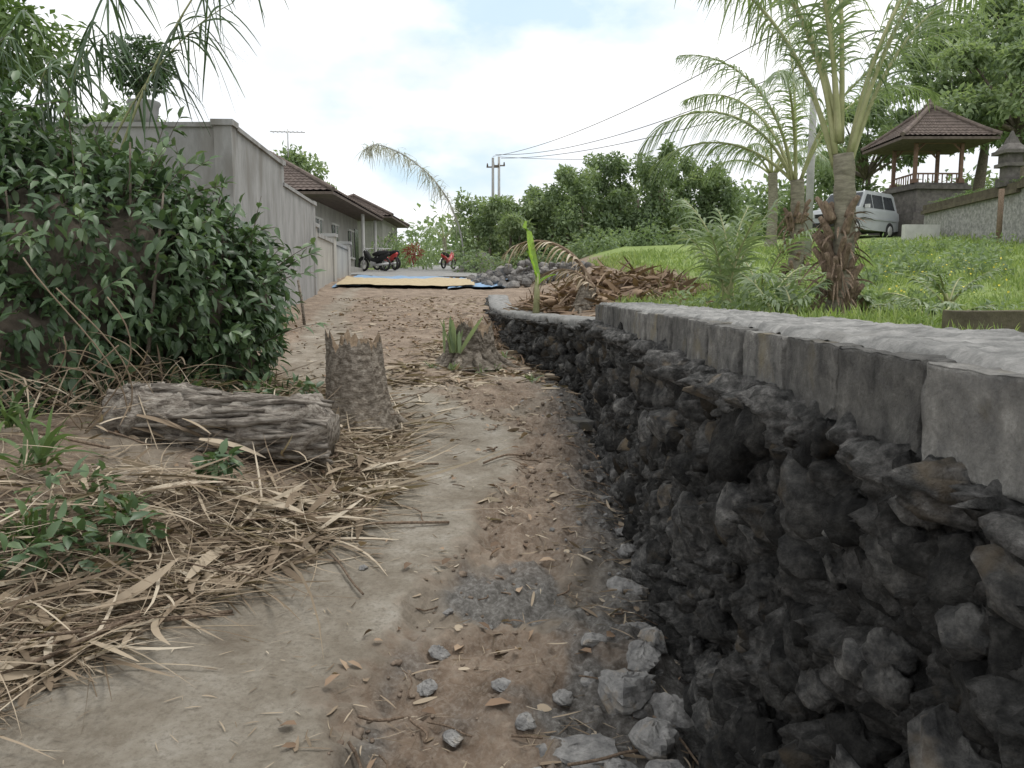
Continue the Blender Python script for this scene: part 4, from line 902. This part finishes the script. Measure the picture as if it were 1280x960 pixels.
# ---------------------------------------------------------------- motorcycles
def moto(c,rz,paint):
    e=empty('motorcycle');e.location=c;e.rotation_euler=(0,0,rz)
    ti=MB();bd=MB();ch=MB();se=MB()
    for x in(-.62,.62):
        a=np.linspace(0,TAU,25);tube(ti,np.stack([x+.25*np.cos(a),0*a,.3+.25*np.sin(a)],-1),.05,8,cap=False)
        for k in range(6):tube(ch,[(x,0,.3),(x+.24*math.cos(k*TAU/6),0,.3+.24*math.sin(k*TAU/6))],.01,4)
    tube(ch,[(.62,.07,.3),(.45,.07,.85),(.4,.05,1.0)],.022,6);tube(ch,[(.62,-.07,.3),(.45,-.07,.85),(.4,-.05,1.0)],.022,6)
    tube(ch,[(.3,-.34,1.02),(.4,-.12,1.0),(.4,.12,1.0),(.3,.34,1.02)],.018,6);tube(ch,[(-.9,.14,.32),(-.1,.14,.25)],.045,8)
    tube(ch,[(.3,.33,1.0),(.28,.36,1.2)],.01,4);tube(ch,[(.3,-.33,1.0),(.28,-.36,1.2)],.01,4)
    tube(bd,[(.52,0,.9),(.4,0,.72),(.2,0,.5),(-.2,0,.45),(-.5,0,.6),(-.85,0,.75)],[.09,.14,.11,.13,.13,.05],10);tube(bd,[(.88,0,.5),(.72,0,.6),(.55,0,.6)],[.04,.07,.06],8)
    tube(se,[(.05,0,.72),(-.25,0,.76),(-.6,0,.8),(-.8,0,.84)],[.07,.12,.11,.05],10);box(ch,(.0,0,.35),(.3,.2,.22))
    ti.obj('tyres',M['rubber'],e);bd.obj('body_panels',paint,e);ch.obj('fork_engine_exhaust',M['chrome'],e);se.obj('seat',M['rubber'],e)
for (x_,y2,r_,pm) in [(-6.05,35.5,2.6,M['rubber']),(-5.6,36.6,2.2,M['redpaint']),(-5.9,38.0,2.5,M['rubber']),(-3.5,44.5,1.2,M['redpaint'])]:
    moto((x_,y2,float(H(np.array([x_]),np.array([y2]),False)[0])+.055),r_,pm)
# ---------------------------------------------------------------- poles, cables, penjor
for (x_,y2,h_) in [(-1.05,45,6.1),(-.75,47,6.4)]:
    e=empty('utility_pole');b=MB();zb_=Hs(x_,y2);tube(b,[(x_,y2,zb_-.2),(x_,y2,zb_+h_)],[.11,.07],10);b.obj('pole',M['concretepole'],e)
    b=MB();box(b,(x_,y2,zb_+h_-.5),(.7,.07,.07))
    for q in(-.3,0,.3):tube(b,[(x_+q,y2,zb_+h_-.46),(x_+q,y2,zb_+h_-.3)],[.05,.03],8)
    b.obj('crossarm',M['branch'],e)
e=empty('utility_pole');b=MB();tube(b,[(7.3,20,2.2),(7.3,20,6.4)],[.1,.08],12);b.obj('pole',M['concretepole'],e)
b=MB()
for k,(p,q,sag) in enumerate([((-1.05,45,8.9),(8.6,12,8.0),.8),((-.9,45,9.0),(9.2,12,7.1),1.0),((-.75,47,9.2),(26,46,11.5),1.0),((-.6,45,8.8),(7.3,20,6.3),.4)]):
    tt=np.linspace(0,1,40);P=np.outer(1-tt,p)+np.outer(tt,q);P[:,2]-=sag*4*tt*(1-tt);tube(b,P,.013,5)
b.obj('power_cables',M['cable'])
e=empty('penjor_bamboo_pole');b=MB();lf=MB()
pts=np.array([(-2.3,40,2.5),(-2.5,40,4.4),(-3.1,40,6.0),(-4.0,40,7.2),(-5.3,40,8.2),(-6.6,40,8.7),(-7.2,40,8.4)],float)
ti=np.linspace(0,6,60);P=np.stack([np.interp(ti,range(7),pts[:,j]) for j in range(3)],-1);kk=np.ones(7)/7
for j in range(3):P[3:-3,j]=np.convolve(P[:,j],kk,'valid')
tube(b,P,np.linspace(.05,.02,60),6);b.obj('pole',M['concretepole'],e)
n=420;ti=rng.uniform(14,59,n);pp=np.stack([np.interp(ti,range(60),P[:,j]) for j in range(3)],-1)
ribbons(lf,pp,nrm(np.stack([rng.normal(0,.6,n),rng.normal(0,.6,n),-.3+rng.normal(0,.6,n)],-1)),.3+.6*rng.random(n),.03,.5,5,R=np.clip(rng.normal(.5,.2,n),0,1));lf.obj('hanging_leaves',M['penjorleaf'],e)
# ---------------------------------------------------------------- world, sun, camera
sd=Vector((.4,.05,1.0)).normalized()
elv=math.asin(sd.z);rot=math.atan2(sd.x,sd.y)
wd=bpy.data.worlds.new('World');sc.world=wd;wd.use_nodes=True;nt=wd.node_tree;nt.nodes.clear()
out=nt.nodes.new('ShaderNodeOutputWorld')
sky=nt.nodes.new('ShaderNodeTexSky');sky.sky_type='NISHITA';sky.sun_disc=False;sky.sun_elevation=elv;sky.sun_rotation=rot;sky.dust_density=2.0;sky.air_density=1.0
vec=nd(nt,'ShaderNodeTexCoord').outputs['Generated']
mp=nd(nt,'ShaderNodeMapping',Vector=vec,Scale=(1,1,1.9)).outputs[0]
n1=nd(nt,'ShaderNodeTexNoise',Vector=mp,Scale=3.2,Detail=7,Roughness=.5).outputs[0]
bd_=Vector((-.02,1,.33)).normalized()
dd=nd(nt,'ShaderNodeVectorMath',{'operation':'DISTANCE'},i0=vec,i1=(bd_.x,bd_.y,bd_.z)).outputs['Value']
k=mth(nt,'ADD',mth(nt,'MULTIPLY',n1,1.1),mth(nt,'MULTIPLY',mth(nt,'MINIMUM',dd,.5),1.5))
fac=ramp(nt,k,[(.0,(0,0,0)),(.68,(.1,.1,.1)),(.82,(1,1,1))])
n2=nd(nt,'ShaderNodeTexNoise',Vector=mp,Scale=5.0,Detail=6,Roughness=.5).outputs[0]
cl=ramp(nt,n2,[(.32,(.75,.78,.82)),(.46,(.83,.85,.88)),(.58,(1,1,1))])
clv=nd(nt,'ShaderNodeVectorMath',{'operation':'SCALE'},i0=cl);clv.inputs['Scale'].default_value=12.4
blu=mix(nt,.85,sky.outputs[0],(6.9,9.0,10.4))
cm=mix(nt,fac,blu,clv.outputs[0])
bg=nd(nt,'ShaderNodeBackground',Color=cm,Strength=.105);nt.links.new(bg.outputs[0],out.inputs[0])
sl=bpy.data.lights.new('sun','SUN');sl.energy=1.9;sl.angle=math.radians(20);sl.color=(1,.97,.92)
so=bpy.data.objects.new('sun',sl);sc.collection.objects.link(so);so.rotation_euler=(-sd).to_track_quat('-Z','Y').to_euler()
cam=bpy.data.cameras.new('camera');cam.sensor_width=36;cam.lens=28.1;cam.clip_end=3000;cam.clip_start=.05
co_=bpy.data.objects.new('camera',cam);sc.collection.objects.link(co_);co_.location=(0,0,1.5);co_.rotation_euler=(math.radians(90-6.56),0,0)
sc.camera=co_
sc.view_settings.view_transform='Standard';sc.view_settings.look='None';sc.view_settings.exposure=0
